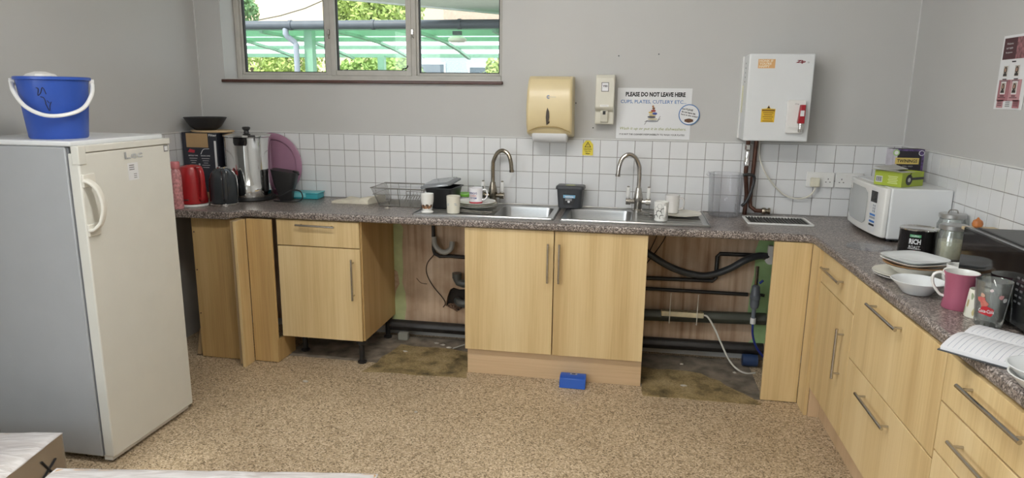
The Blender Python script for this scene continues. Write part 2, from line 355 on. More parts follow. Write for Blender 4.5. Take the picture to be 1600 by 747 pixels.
# old flooring left where the two appliances stood
def patch_mat(name, y0, y1):
    m, N, L, B = new_mat(name)
    tc = N.new('ShaderNodeTexCoord'); n = N.new('ShaderNodeTexNoise'); n.inputs['Scale'].default_value = 9; n.inputs['Detail'].default_value = 8; L.new(tc.outputs['Object'], n.inputs['Vector'])
    r_ = ramp(N, [(.26, (.05, .038, .02)), (.36, (.20, .15, .07)), (.5, (.38, .285, .135)), (.7, (.48, .37, .20))]); L.new(n.outputs['Fac'], r_.inputs[0])
    v = N.new('ShaderNodeTexVoronoi'); v.inputs['Scale'].default_value = 160; L.new(tc.outputs['Object'], v.inputs['Vector']); sp = N.new('ShaderNodeSeparateColor'); L.new(v.outputs['Color'], sp.inputs[0])
    r3 = ramp(N, [(0, (.6, .58, .55)), (1, (1, 1, 1))]); L.new(sp.outputs[0], r3.inputs[0])
    mx = N.new('ShaderNodeMix'); mx.data_type = 'RGBA'; mx.blend_type = 'MULTIPLY'; mx.inputs['Factor'].default_value = 1
    L.new(r_.outputs[0], mx.inputs['A']); L.new(r3.outputs[0], mx.inputs['B'])
    L.new(mx.outputs['Result'], B.inputs['Base Color']); B.inputs['Roughness'].default_value = .7
    return m
pm = patch_mat('dirty_old_vinyl', 0, 0); conc = M('bare_screed', (.21, .175, .135), .9, var=.5, scale=11, detail=8)
def rag(poly, amp=.012, k=6):
    out = []
    for i in range(len(poly)):
        a, b = Vector(poly[i]), Vector(poly[(i+1) % len(poly)])
        for j in range(k): q = a.lerp(b, j/k); out.append((q.x+random.uniform(-amp,amp), q.y+random.uniform(-amp,amp)))
    return out
MB().prism([(.10,-.52),(1.27,-.52),(1.27,-.036),(.10,-.036)], 0, .0012).build('bare_screed', conc, fl, smooth=0)
MB().prism(rag([(.66,-.665),(1.265,-.625),(1.25,-.24),(.72,-.20)]), 0, .0024).build('worn_patch', pm, fl, smooth=0)
MB().prism([(2.24,-.55),(2.9,-.60),(2.9,-.036),(2.24,-.036)], 0, .0012).build('bare_screed', conc, fl, smooth=0)
MB().prism(rag([(2.27,-.665),(2.88,-.655),(2.86,-.60),(2.60,-.29),(2.24,-.27)]), 0, .0024).build('worn_patch', pm, fl, smooth=0)

# ------------------------------------------------------------------ window in the back wall
alu = M('window_frame_paint', (.47, .45, .41), .45, var=.06, scale=14); seal = M('window_gasket', (.02, .02, .02), .6)
wd = T('window_1', 'three-light metal framed window high in the back wall', 'window'); wd['kind'] = 'structure'; del wd['category']
FY0, FY1 = .15, .21
def frame(name, x0, x1, z0, z1, t, y0, y1, par, tb=None):
    tb = tb or t
    MB().box(x0,x0+t,y0,y1,z0,z1).box(x1-t,x1,y0,y1,z0,z1).box(x0+t,x1-t,y0,y1,z0,z0+tb).box(x0+t,x1-t,y0,y1,z1-t,z1).build(name, alu, par, bevel=.004)
frame('window_frame', -.505, 1.343, 1.668, 2.5, .035, FY0, FY1, wd)
for x in (.165, .73): box('mullion', x-.022, x+.022, FY0+.001, FY1-.001, 1.70, 2.47, alu, wd, bevel=.003)
for (x0, x1, nm, pj) in ((-.47,.143,'fixed_light',0), (.187,.708,'casement',-.018), (.752,1.31,'fixed_light',0)):
    z0, z1 = 1.703, 2.465; t = .034 if nm == 'casement' else .016
    if nm == 'casement': x0 -= .014; x1 += .014; z0 -= .004
    b = MB().box(x0,x0+t,FY0+.012+pj,FY1-.01,z0,z1).box(x1-t,x1,FY0+.012+pj,FY1-.01,z0,z1).box(x0+t,x1-t,FY0+.012+pj,FY1-.01,z0,z0+t).box(x0+t,x1-t,FY0+.012+pj,FY1-.01,z1-t,z1)
    s = b.build(nm, alu, wd, bevel=.003)
    g = t; MB().box(x0+g,x0+g+.006,FY0+.02,FY1-.015,z0+g,z1-g).box(x1-g-.006,x1-g,FY0+.02,FY1-.015,z0+g,z1-g).box(x0+g,x1-g,FY0+.02,FY1-.015,z0+g,z0+g+.005).build('gasket', seal, s)
    box('pane', x0+g, x1-g, .178, .183, z0+g, z1-g, win_glass, s)
for x in (.163, .732):
    lt = MB().box(x-.008,x+.008,FY0-.012,FY0+.005,1.955,1.99); lt.tube([(x,FY0-.012,1.957),(x,FY0-.02,1.93)], .004, 8); lt.lathe([(0,0),(.007,0),(.007,.006),(0,.006)], 12, (x,FY0+.002,1.938), axis='y'); lt.build('latch', steel_m, wd, bevel=.002)
MB().tube([(.66,FY0-.008,1.742),(.69,FY0-.012,1.748),(.70,FY0-.012,1.765)], .004, 8, 3).build('stay', black_pl, wd)
sl = tag(box('trim_1', -.515, 1.35, -.028, .004, 1.649, 1.668, M('brown_sill', (.085, .035, .025), .35, var=.2, scale=20), bevel=.004, kind='structure'), 'thin dark brown timber sill strip under the window')
tag(box('trim_2', -.504, 1.342, .005, .15, 1.6685, 1.6725, M('inner_sill', (.6, .58, .55), .5), kind='structure'), 'pale inner sill board inside the window reveal')

# ------------------------------------------------------------------ outside
grass = M('outside_ground', (.16, .17, .13), .9, var=.2)
tag(box('ground_outside', -40, 30, .3, 60, -.4, -.2, grass, kind='structure'), 'ground of the yard outside the window')
gsteel = M('green_painted_steel', (.20, .38, .25), .45, var=.08); gsheet = glass('green_roof_sheet', (.72, .88, .75), .05, .5, .3, (.50, .68, .54), k=.1, trans=True)
can = T('walkway_canopy', 'green steel walkway canopy with grey gutter seen through the window', 'canopy')
PUR = [(5.05,2.513,2.430), (5.9,2.506,2.423), (6.7,2.469,2.400), (7.5,2.394,2.330), (8.3,2.300,2.231)]
X0c, X1c = -8.0, 3.0
def cz(y):
    for (a, za, _), (b, zb, _) in zip(PUR[:-1], PUR[1:]):
        if y <= b: return za+(zb-za)*(y-a)/(b-a)
    return PUR[-1][1]
def strip(x0, x1, y0, y1, za, zb, h):
    return MB().add([(x0,y0,za-h),(x1,y0,za-h),(x1,y1,zb-h),(x0,y1,zb-h),(x0,y0,za),(x1,y0,za),(x1,y1,zb),(x0,y1,zb)], [(3,2,1,0),(4,5,6,7),(0,1,5,4),(1,2,6,5),(2,3,7,6),(3,0,4,7)])
for y, za, zb in PUR: box('purlin', X0c, X1c, y-.025, y+.025, zb, za-.002, gsteel, can)
for k in range(10):
    x = X0c+.42+k*1.12; b = MB()
    for (ya, za, zla), (yb, zb, zlb) in zip(PUR[:-1], PUR[1:]):
        q = strip(x-.028, x+.028, ya, yb, zla+.012, zlb+.012, .045); b.add(q.v, q.f)
    b.build('rafter', gsteel, can)
wsheet = glass('clear_roof_sheet', (.98, .99, .99), .02, .3, .3, (.97, .98, .98), k=.1, trans=True)
for i, ((ya, za, _), (yb, zb, _)) in enumerate(zip(PUR[:-1], PUR[1:])): strip(X0c, X1c, ya, yb, za+.012, zb+.012, .01).build('roof_sheet', gsheet if i < 2 else wsheet, can)
gut_m = M('grey_gutter', (.07, .08, .095), .5, var=.1)
gb = MB().tube([(X0c,4.93,2.49),(X1c,4.93,2.49)], .058, 14); gb.build('gutter', gut_m, can)
for k in range(9): MB().tube([(X0c+.6+k*1.2,4.93,2.49),(X0c+.64+k*1.2,4.93,2.49)], .068, 14).build('gutter_bracket', gut_m, can)
MB().tube([(-2.66,4.93,2.47),(-2.66,4.93,2.37),(-2.65,4.95,2.34),(-2.58,5.02,2.27),(-2.565,5.03,2.24),(-2.565,5.03,-.2)], .04, 12).build('downpipe', M('pale_downpipe', (.30, .32, .37), .5), can)
for px, yy, ww in ((-2.44,5.2,.06), (-2.5,8.2,.06), (-7.2,5.2,.06), (2.4,5.2,.06)): box('post', px-ww, px+ww, yy-ww, yy+ww, -.2, cz(yy)-.06, gsteel, can)
lm = MB().lathe([(0,0),(.10,0),(.13,.02),(.13,.05),(.08,.08),(0,.08)], 20, (-.36,5.5,2.30)).build('bulkhead_lamp', M('lamp_lens', (.66,.62,.52), .4), can)
MB().box(-.42,-.30,5.46,5.54,2.40,2.45).build('lamp_bracket', dark_gr, lm)
# own roof overhang
ov = T('roof_overhang', 'white soffit of the roof overhang at the top right of the window', 'roof', (0,0,2.7))
MB().prism([(-1.75,3.63),(.9,6.3),(6,6.3),(6,.9),(-1.75,.9)], 0, .14).build('soffit', M('soffit_white', (.75,.73,.68), .7), ov)
MB().prism([(-1.78,3.64),(.9,6.34),(.94,6.3),(-1.74,3.6)], -.015, .16).build('fascia', M('fascia_white', (.8,.8,.78), .5), ov)
# houses
def house(name, label, x0, x1, y0, y1, z1, wm, rm, wins, ridge=1.6):
    h = T(name, label, 'building', ((x0+x1)/2, y0, -.2)); hx = (x1-x0)/2
    box('wall', -hx, hx, 0, y1-y0, 0, z1, wm, h)
    rf = MB().add([(-hx-.3,-.3,z1),(hx+.3,-.3,z1),(hx+.3,y1-y0+.3,z1),(-hx-.3,y1-y0+.3,z1),(-hx-.3,(y1-y0)/2,z1+ridge),(hx+.3,(y1-y0)/2,z1+ridge)], [(0,1,5,4),(2,3,4,5),(0,4,3),(1,2,5),(3,2,1,0)]).build('roof', rm, h, smooth=0)
    for a, b, ww, hh in wins:
        wn_ = MB().box(a-ww/2-.06,a+ww/2+.06,-.05,.02,b-.06,b+hh+.06).build('window', white_pl, h); box('pane', a-ww/2, a+ww/2, -.06, -.045, b, b+hh, M('dark_far_glass', (.10,.13,.16), .1), wn_)
rend = M('cream_render', (.78, .60, .40), .9, var=.04); brickm = M('grey_blue_brick', (.42, .48, .52), .9, var=.18, scale=14, stretch=(1,1,3)); slate = M('brown_roof', (.30,.21,.15), .8, var=.2)
house('cream_rendered_block', 'cream rendered building behind the canopy', -15.5, -7.4, 22, 30, 9.5, rend, slate, [(-2.6,1.3,1.4,1.2),(2.4,7.4,1.4,1.2)])
house('pale_brick_house', 'pale blue-grey brick house seen low through the right window light', -6.9, -2.0, 20, 26, 3.7, brickm, slate, [(-1.9,1.7,.9,1.1),(-.6,1.7,.9,1.1),(1.2,1.6,.8,1.1)], .5)
house('brown_roofed_house', 'distant house whose brown gable peeks above the gutter', -10.2, -5.6, 34, 40, 5.6, brickm, slate, [], 1.2)
cw = M('overhead_cable', (.05,.05,.05), .5)
tag(MB().tube([(-13,20,6.0),(-9,20,5.15),(-6,20,4.9)], .02, 6, 4).build('overhead_cable', cw), 'thin cable sagging to the right across the cream building', 'cable')
tag(MB().tube([(-14,20.4,3.9),(-10,20.4,4.6),(-6,20.4,6.4)], .02, 6, 4).build('overhead_cable', cw), 'thin cable rising to the right across the cream building', 'cable')
leaf_ms = [M('leaf_green_a', (.22,.34,.07), .6, var=.3, scale=3), M('leaf_green_b', (.33,.42,.10), .6, var=.3, scale=3), M('leaf_green_c', (.17,.30,.12), .6, var=.3, scale=3)]
bark = M('bark', (.12,.09,.06), .9)
def tree(label, x, y, r, zc, hgt, lm_, n=5200, ls=.075):
    t = T('tree', label, 'tree', (x, y, -.2), 0, 'trees in the yard outside')
    b = MB(); rnd = random.Random(int(x*100)+int(y))
    blobs = [(rnd.uniform(-.6,.6)*r, rnd.uniform(-.6,.6)*r, zc+.2+rnd.uniform(-.55,.55)*hgt, rnd.uniform(.35,.6)*r) for _ in range(12)]
    for i in range(n):
        bx_, by_, bz_, br = blobs[i % 12]; d = Vector((rnd.gauss(0,1), rnd.gauss(0,1), rnd.gauss(0,1))).normalized()*br*rnd.uniform(.75,1.02)
        p = Vector((bx_, by_, bz_))+d; u = Vector((rnd.gauss(0,1), rnd.gauss(0,1), rnd.gauss(0,1))).normalized(); v = u.orthogonal().normalized(); s = ls*rnd.uniform(.6,1.3)
        b.add([p-u*s, p+v*s*.5, p+u*s, p-v*s*.5], [(0,1,2,3)])
    b.build('foliage', lm_, t, smooth=0, kind='stuff')
    k = MB().tube([(0,0,0),(.1,0,zc*.5),(0,.05,zc+.3)], .14, 8, 3)
    for bx_, by_, bz_, br in blobs[:6]: k.tube([(0,.02,zc*.6),(bx_*.5,by_*.5,(bz_+zc*.6)/2),(bx_,by_,bz_)], .05, 6, 2)
    k.build('trunk', bark, t)
tree('leafy tree beyond the canopy at the left edge of the window', -10.2, 15.5, 1.0, 4.2, 1.6, leaf_ms[2])
tree('low bushy tree below the canopy in the left window light', -8.0, 14.5, 1.6, 1.9, .8, leaf_ms[1], 6500)
tree('tall pale green tree behind the middle window light', -5.1, 15, 1.7, 3.6, 1.3, leaf_ms[1], 8500)
tree('bushy tree under the canopy behind the middle window light', -4.6, 13, 1.5, 1.7, .8, leaf_ms[0], 7000)
tree('small bright tree at the lower right of the window', -1.3, 14, .65, 1.9, .8, leaf_ms[1], 3500)

# ------------------------------------------------------------------ ceiling lamps of the room (above the frame)
dif_m = [emit('lamp_diffuser', (1, .975, .93), LAMP_E), emit('lamp_diffuser_dim', (1, .975, .93), LAMP_E*.35)]
for i, (lx, ly) in enumerate(((1.5,-2.25), (1.5,-4.6))):
    t = T('ceiling_light', ['white ceiling batten light nearer the window, above the picture', 'white ceiling batten light above the camera, out of the picture'][i], 'light', (lx, ly, ZC), 0, 'ceiling lights')
    box('housing', -.75, .75, -.09, .09, -.03, 0, white_pl, t, bevel=.008)
    MB().prism([(.08*math.cos(math.pi*k/10), -.031-.07*math.sin(math.pi*k/10)) for k in range(11)], -.73, .73, 'yz').build('diffuser', dif_m[i], t)

# ------------------------------------------------------------------ worktop
SB = [(1.385,1.70,-.475,-.125), (1.795,2.16,-.462,-.125)]
wt_poly = [(XL+.003,-.695),(-.125,-.695),(-.105,-.688),(-.07,-.615),(-.05,-.602),(3.02,-.602),(3.05,-.612),(3.062,-.645),(3.085,-2.0),(3.09,-3.1),(XR-.012,-3.1),(XR-.012,-.012),(XL+.012,-.012)]
def rrect(x0, x1, y0, y1, r, n=4):
    o = []
    for cx_, cy_, a0 in ((x1-r,y1-r,0),(x0+r,y1-r,90),(x0+r,y0+r,180),(x1-r,y0+r,270)):
        for k in range(n+1): a = R(a0+90*k/n); o.append((cx_+r*math.cos(a), cy_+r*math.sin(a)))
    return o
wt = MB().slab(wt_poly, [rrect(a,b,c,d,.03) for a,b,c,d in SB], .873, W).build('worktop', top_m, bevel=.014, seg=4)
tag(wt, 'dark speckled laminate worktop running round the kitchen', 'worktop')

# ------------------------------------------------------------------ base cabinets
def bar_handle(parent, p0, p1, out, r=.0062, so=.03, inset=.025):
    p0, p1, o = Vector(p0), Vector(p1), Vector(out); d = (p1-p0).normalized(); b = MB()
    b.cyl(p0+o*so, p1+o*so, r, 12)
    for q in (p0+d*inset, p1-d*inset): b.cyl(q, q+o*so, r*.75, 8)
    return b.build('handle', steel_m, parent)
NY = Vector((0,-1,0)); NX = Vector((-1,0,0))
# drawer unit left of the gap
c1 = T('drawer_base_cabinet', 'maple base cabinet with one drawer over a door, on black legs with no plinth', 'cabinet', (.38,-.3,0))
box('body', -.258, .258, -.262, .262, .15, .872, [maple_d], c1)
dr = box('drawer_front', -.258, .25, -.282, -.263, .716, .866, maple, c1, bevel=.0015); bar_handle(dr, (-.125,-.282,.842), (.112,-.282,.838), NY)
do = box('door', -.258, .25, -.282, -.263, .152, .710, maple, c1, bevel=.0015); bar_handle(do, (.208,-.282,.655), (.208,-.282,.41), NY)
for sx, sy in ((-.2,-.12),(.222,-.235),(-.2,.21),(.222,.21)): MB().lathe([(.026,0),(.028,.012),(.016,.02),(.0165,.11),(.03,.125),(.03,.15)], 16, (sx,sy,0)).build('leg', black_pl, c1)
# end panel, post and filler under the left end of the worktop
t = T('end_panel', 'tall dark maple panel beside the dark gap next to the fridge', 'panel', (-.235,-.63,0)); box('board', -.15, .15, -.009, .009, .004, .872, maple_d, t); 
for z in (.28,.55,.78): MB().lathe([(0,0),(.004,0),(.004,.002),(0,.002)], 8, (-.138,-.009,z), axis='y').build('screw_head', black_pl, t)
t = T('corner_post', 'maple faced corner post standing proud of the left filler panels', 'panel', (-.052,-.69,0)); box('board', -.004, .014, -.05, .05, 0, .872, maple, t, bevel=.001); box('batten', -.028, -.0045, -.035, .05, .012, .872, pine_m, t)
t = T('filler_panel', 'maple filler panel between the corner post and the drawer cabinet', 'panel', (.045,-.63,0)); box('board', -.08, .073, -.009, .009, .004, .872, maple_d, t, bevel=.001); box('return', .055, .073, .010, .20, .004, .14, maple_d, t)
t = T('offcut_board', 'small dark wood offcut leaning beside the end panel', 'board', (-.415,-.60,0)); MB().box(-.012,.012,-.03,.03,.003,.16).build('board', pine_m, t, rot=(R(-8),R(4),0), loc=(0,0,.003))
# sink unit
c2 = T('sink_base_cabinet', 'double-door maple sink cabinet in the middle with a plinth', 'cabinet', (1.75,-.3,0))
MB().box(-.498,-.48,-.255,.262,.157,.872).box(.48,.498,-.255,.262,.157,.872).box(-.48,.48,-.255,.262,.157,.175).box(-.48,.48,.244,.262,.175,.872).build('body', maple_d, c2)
for s in (-1, 1):
    x0, x1 = (-.5,-.0025) if s < 0 else (.0025,.5)
    d_ = box('door', x0, x1, -.278, -.258, .157, .868, maple, c2, bevel=.0015); bar_handle(d_, (s*.031,-.278,.803), (s*.031,-.278,.583), NY)
box('plinth', -.492, .5, -.249, -.233, .001, .156, plinth_m, c2)
# right-hand corner fillers
t = T('corner_infill', 'full-height maple panel closing the right end of the empty space', 'panel', (2.975,-.592,0)); box('board', -.092, .092, -.009, .009, .004, .872, maple, t, bevel=.001)
t = T('corner_filler_strip', 'narrow maple strip in the inner corner of the right units', 'panel', (3.078,-.663,0)); box('board', -.009, .009, -.078, .060, .001, .872, maple, t, bevel=.001)
t = T('plinth_return', 'short plinth return beside the corner strip', 'panel', (3.122,-.745,0)); box('board', -.033, .02, -.008, .008, .001, .15, plinth_y, t)
FX = 3.084
def unit(name, label, y0, y1, fronts, group=None):
    c = T(name, label, 'cabinet', (FX, (y0+y1)/2, 0)); hy = abs(y1-y0)/2
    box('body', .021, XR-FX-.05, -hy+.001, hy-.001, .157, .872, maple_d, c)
    for nm, z0, z1, hd in fronts:
        f = box(nm, 0, .02, -hy+.0015, hy-.0015, z0, z1, maple, c, bevel=.0015)
        bar_handle(f, hd[0], hd[1], NX)
    return c
unit('drawer_base_cabinet', 'narrow maple cabinet with drawer over door beside the right corner', -.742, -1.262, [('drawer_front',.714,.868,((0,.17,.803),(0,-.11,.803))), ('door',.157,.708,((0,-.17,.615),(0,-.17,.385)))])
unit('pan_drawer_cabinet', 'wide maple cabinet with two deep pan drawers', -1.264, -2.098, [('drawer_front',.527,.868,((0,.20,.822),(0,-.10,.822))), ('drawer_front',.157,.521,((0,.20,.455),(0,-.10,.455)))])
unit('drawer_stack_cabinet', 'maple drawer cabinet under the open notebook at the right edge', -2.10, -2.72, [('drawer_front',.72,.868,((0,.17,.822),(0,-.15,.822))), ('drawer_front',.562,.714,((0,.17,.652),(0,-.15,.652))), ('drawer_front',.362,.556,((0,.17,.48),(0,-.15,.48))), ('drawer_front',.157,.356,((0,.17,.28),(0,-.15,.28)))])
t = T('plinth_board', 'long maple plinth board along the floor under the right-hand units', 'plinth', (3.15,-1.74,0)); box('board', -.008, .008, -.985, .985, .001, .156, plinth_y, t)

# ------------------------------------------------------------------ sinks and taps
def sink(name, label, x0, x1, basin, drain_left):
    a, b, c, d = basin; y0, y1 = -.522, -.035; cx_ = (x0+x1)/2
    s = T(name, label, 'sink', (0,0,W)); z = .0005
    MB().slab(rrect(x0,x1,y0,y1,.012), [rrect(a+.003,b-.003,c+.003,d-.003,.045,5)], z, .006).build('rim', sink_m, s, bevel=.002)
    bw = MB(); loops = []
    for ins, zz in ((.003,.006),(.006,-.01),(.012,-.13),(.03,-.155),(.07,-.16)):
        loops.append([(px, py_, zz) for px, py_ in rrect(a+ins,b-ins,c+ins,d-ins,max(.045,.02),5)])
    n = len(loops[0]); vs_ = [p for l in loops for p in l]; fs_ = [(i*n+k, i*n+(k+1) % n, (i+1)*n+(k+1) % n, (i+1)*n+k) for i in range(len(loops)-1) for k in range(n)]
    fs_.append(tuple((len(loops)-1)*n+k for k in range(n))); bw.add(vs_, fs_); bw.build('basin', sink_m, s, smooth=50)
    MB().lathe([(.0,.002),(.02,.003),(.035,.005),(.04,.001)], 20, ((a+b)/2,(c+d)/2,-.16)).build('waste', chrome_m, s)
    lip = MB().tube([(px,py_,.008) for px, py_ in rrect(x0+.006,x1-.006,y0+.006,y1-.006,.01,3)], .004, 6, closed=True).build('raised_edge', sink_m, s)
    dx0, dx1 = (x0+.04, a-.03) if drain_left else (b+.03, x1-.04)
    for k in range(7):
        yy = -.46+k*.055; MB().tube([(dx0,yy,.0065),(dx1,yy,.0055)], .006, 6, flat=(1,.6)).build('drainer_rib', sink_m, s)
    return s
sink('inset_sink', 'left stainless sink whose drainer holds dishes', .925, 1.735, SB[0], True)
sink('inset_sink', 'right stainless sink whose drainer carries a plate and patterned mug', 1.765, 2.575, SB[1], False)
def tap(label, x, y, dirx, m):
    t = T('mixer_tap', label, 'tap', (x, y, W+.006), 0, 'swan-neck mixer taps')
    MB().lathe([(.03,0),(.03,.008),(.024,.016),(.024,.05),(.03,.07),(.024,.1),(.018,.125),(.016,.14)], 20).build('body', m, t)
    s = dirx; sp = MB().tube([(0,0,.13),(0,0,.24),(s*.006,-.002,.275),(s*.03,-.012,.32),(s*.065,-.022,.336),(s*.10,-.03,.315),(s*.118,-.038,.27),(s*.124,-.04,.215)], .0125, 12, 5); sp.tube([(s*.124,-.04,.222),(s*.1245,-.04,.208)], .0145, 12); sp.build('spout', m, t)
    for k in (-1, 1):
        h = MB().tube([(0,0,.058),(k*.045,-.005,.058)], .014, 12); h.tube([(k*.045,-.005,.058),(k*.072,-.007,.058)], .02, 14); h.build('valve', m, t)
        l = MB().lathe([(.007,.07),(.008,.082),(.0115,.086),(.0125,.11),(.011,.138),(.006,.143)], 14, (k*.06,-.006,0)).build('lever', white_pl, t)
        MB().lathe([(.008,.143),(.008,.148),(0,.15)], 12, (k*.06,-.006,0)).build('lever_cap', m, l)
    return t
tap('tarnished swan-neck mixer tap at the left sink', 1.305, -.075, 1, brass_m)
tap('brushed steel swan-neck mixer tap at the right sink', 2.192, -.115, -1, steel_m)

# ------------------------------------------------------------------ fridge, bucket, boxes
fr = T('tall_fridge', 'tall cream and white upright fridge at the left', 'fridge', (0,-1.56,0))
side_shade_m = M('fridge_side_shaded', (.39, .405, .42), .35, var=.02)  # white side, its shade put into a darker base colour
box('body', -.57, -.058, -.27, .27, .03, 1.37, side_shade_m, fr, bevel=.006)
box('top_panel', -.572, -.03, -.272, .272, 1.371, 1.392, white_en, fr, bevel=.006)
dd = box('door', -.048, 0, -.272, .272, .035, 1.345, cream_en, fr, bevel=.006, seg=3)
box('gasket', -.0575, -.0485, -.262, .262, .045, 1.365, M('fridge_seal', (.22,.23,.25), .7), fr)
MB().box(-.046,.004,-.235,.274,1.347,1.374).box(-.03,.004,-.274,-.235,1.30,1.374).build('door_cap', cream_en, fr, bevel=.003)
hb = MB().tube([(.002,-.255,1.235),(.02,-.252,1.232),(.045,-.24,1.20),(.058,-.235,1.135),(.045,-.24,1.07),(.02,-.252,1.038),(.002,-.255,1.035)], .012, 10, 4, flat=(1.5,.75)); hb.box(-.002,.008,-.268,-.205,1.21,1.262); hb.box(-.002,.008,-.268,-.205,1.01,1.06); hb.build('handle', M('handle_cream', (.72,.70,.63), .3), dd, bevel=.003)
for z in (1.236,1.036): MB().lathe([(0,0),(.006,0),(.006,.004),(0,.005)], 10, (.0085,-.255,z), axis='x').build('screw', white_pl, dd)
text('Lec', chrome_m, dd, (.0006,-.0+.03,1.316), '+x', .11, .03, .02, depth=.002)
flat_poly('notice', rect(0,0,.062,.075), paper, dd, (.0005,.02,1.245), '+x')
for k in range(3): flat_poly('print_line', rect(0,0,.03,.004), M('grey_print', (.2,.2,.2), .7), dd, (.0013,.012,1.272-.009*k), '+x')
for k in range(3): flat_poly('print_line', rect(0,0,.018,.003), MATS['grey_print'], dd, (.0013,.03,1.233-.008*k), '+x')
flat_poly('sticker', rect(0,0,.03,.03), MATS['grey_print'], dd, (.0005,.245,1.328), '+x'); flat_poly('sticker_centre', rect(0,0,.02,.02), paper, dd, (.0012,.245,1.328), '+x')
for sx in (-.53,-.05):
    for sy in (-.23,.23): MB().lathe([(.018,0),(.018,.02),(.012,.03)], 12, (sx,sy,0)).build('foot', black_pl, fr)
box('kick_plate', -.06, -.02, -.26, .26, .012, .034, white_pl, fr)
MB().tube([(-.02,.268,.02),(-.005,.268,.02)], .008, 8).build('hinge_pin', steel_m, fr)

blue_m = M('blue_plastic', (.025, .085, .42), .35, var=.05)
bk = T('bucket', 'blue plastic bucket with white handle on top of the fridge', 'bucket', (-.23,-1.665,1.392), 40)
MB().lathe([(0,.0),(.102,.0),(.107,.006),(.128,.235),(.137,.238),(.137,.248),(.130,.25),(.125,.235),(.104,.012),(0,.012)], 40).build('tub', blue_m, bk, smooth=40)
MB().tube([(.139,.0,.232),(.134,-.05,.18),(.10,-.108,.125),(.04,-.138,.10),(-.03,-.142,.098),(-.092,-.114,.13),(-.130,-.055,.185),(-.141,.0,.232)], .0085, 10, 5, flat=(1.0,.8)).build('handle', white_pl, bk)
for s in (-1,1): MB().tube([(s*.128,0,.228),(s*.147,0,.228)], .014, 12).build('handle_lug', white_pl, bk)
def on_cone(a, z): r = .1073+(.128-.107)*(z-.006)/.229+.0006; return (r*math.sin(a), -r*math.cos(a), z)
for st in ([(-.42,.205),(-.36,.20),(-.40,.175),(-.31,.185),(-.25,.205),(-.20,.20),(-.16,.18)], [(-.33,.17),(-.24,.165),(-.2,.145)], [(-.22,.145),(-.13,.115),(-.10,.135),(-.05,.15)], [(-.16,.155),(-.10,.145)]):
    MB().tube([on_cone(a,z) for a,z in st], .0014, 6, 4).build('marker_scrawl', ink, bk)
MB().lathe([(0,.0),(.06,.0),(.075,.03),(.05,.06),(.02,.07),(0,.068)], 14, (-.04,.0,.20), shape=lambda a: 1+.15*math.sin(3*a)).build('cloth', white_pl, bk)

film = None
def film_mat():
    m, N, L, B = new_mat('shrink_wrap')
    tc = N.new('ShaderNodeTexCoord'); mp = N.new('ShaderNodeMapping'); mp.inputs['Scale'].default_value = (3, 14, 9); mp.inputs['Rotation'].default_value = (0,0,.7); L.new(tc.outputs['Object'], mp.inputs[0])
    n = N.new('ShaderNodeTexNoise'); n.inputs['Scale'].default_value = 1.5; n.inputs['Detail'].default_value = 6; n.inputs['Distortion'].default_value = 1.2; L.new(mp.outputs[0], n.inputs['Vector'])
    bp = N.new('ShaderNodeBump'); bp.inputs['Strength'].default_value = .5; bp.inputs['Distance'].default_value = .02; L.new(n.outputs['Fac'], bp.inputs['Height'])
    r_ = ramp(N, [(.4, (.60,.56,.55)), (.65, (.78,.76,.76))]); L.new(n.outputs['Fac'], r_.inputs[0]); L.new(r_.outputs[0], B.inputs['Base Color'])
    B.inputs['Roughness'].default_value = .22; L.new(bp.outputs[0], B.inputs['Normal']); return m
film = film_mat()
side_film = glass('side_wrap', (.98,.97,.96), .3, .93, .12, (.7,.65,.6), k=.6)
def wrapped(label, loc, rz, w_, d_, h_):
    t = T('wrapped_carton', label, 'carton', loc, rz, 'shrink-wrapped cartons')
    box('carton', -w_, 0, -d_, 0, .001, h_-.006, card_m, t, bevel=.006)
    # film over the top with crumpled edges
    nx, ny = 40, 24; vs_, fs_ = [], []
    for j in range(ny+1):
        for i in range(nx+1):
            x_, y_ = -w_*i/nx, -d_*j/ny; n = noise.noise(Vector((x_*7+rz, y_*16, 1.3)))+.5*noise.noise(Vector((x_*22, y_*30, 4)))
            edge = min(i, nx-i, j, ny-j); vs_.append((x_+(.004 if i == 0 else -.004 if i == nx else 0), y_+(.004 if j == 0 else -.004 if j == ny else 0), h_+n*.0035-(.008 if edge == 0 else 0)))
    for j in range(ny):
        for i in range(nx): a = j*(nx+1)+i; fs_.append((a, a+1, a+nx+2, a+nx+1))
    MB().add(vs_, fs_).build('shrink_wrap', film, t, smooth=60)
    MB().box(.002,.003,-d_,0,.01,h_-.006).box(-w_,0,.002,.003,.01,h_-.006).build('side_wrap', side_film, t)
    return t
b1 = wrapped('shrink-wrapped brown carton at the lower left with a black cross mark', (-.058,-2.02,0), 12, .58, .75, .25)
for p in ([(.0045,-.14,.195),(.0045,-.075,.10)], [(.0045,-.15,.125),(.0045,-.06,.165)]): MB().tube(p, .004, 6).build('cross_mark', ink, b1)
wrapped('long white shrink-wrapped carton at the bottom centre of the picture', (1.29,-2.063,0), 9.4, 1.165, .6, .25)

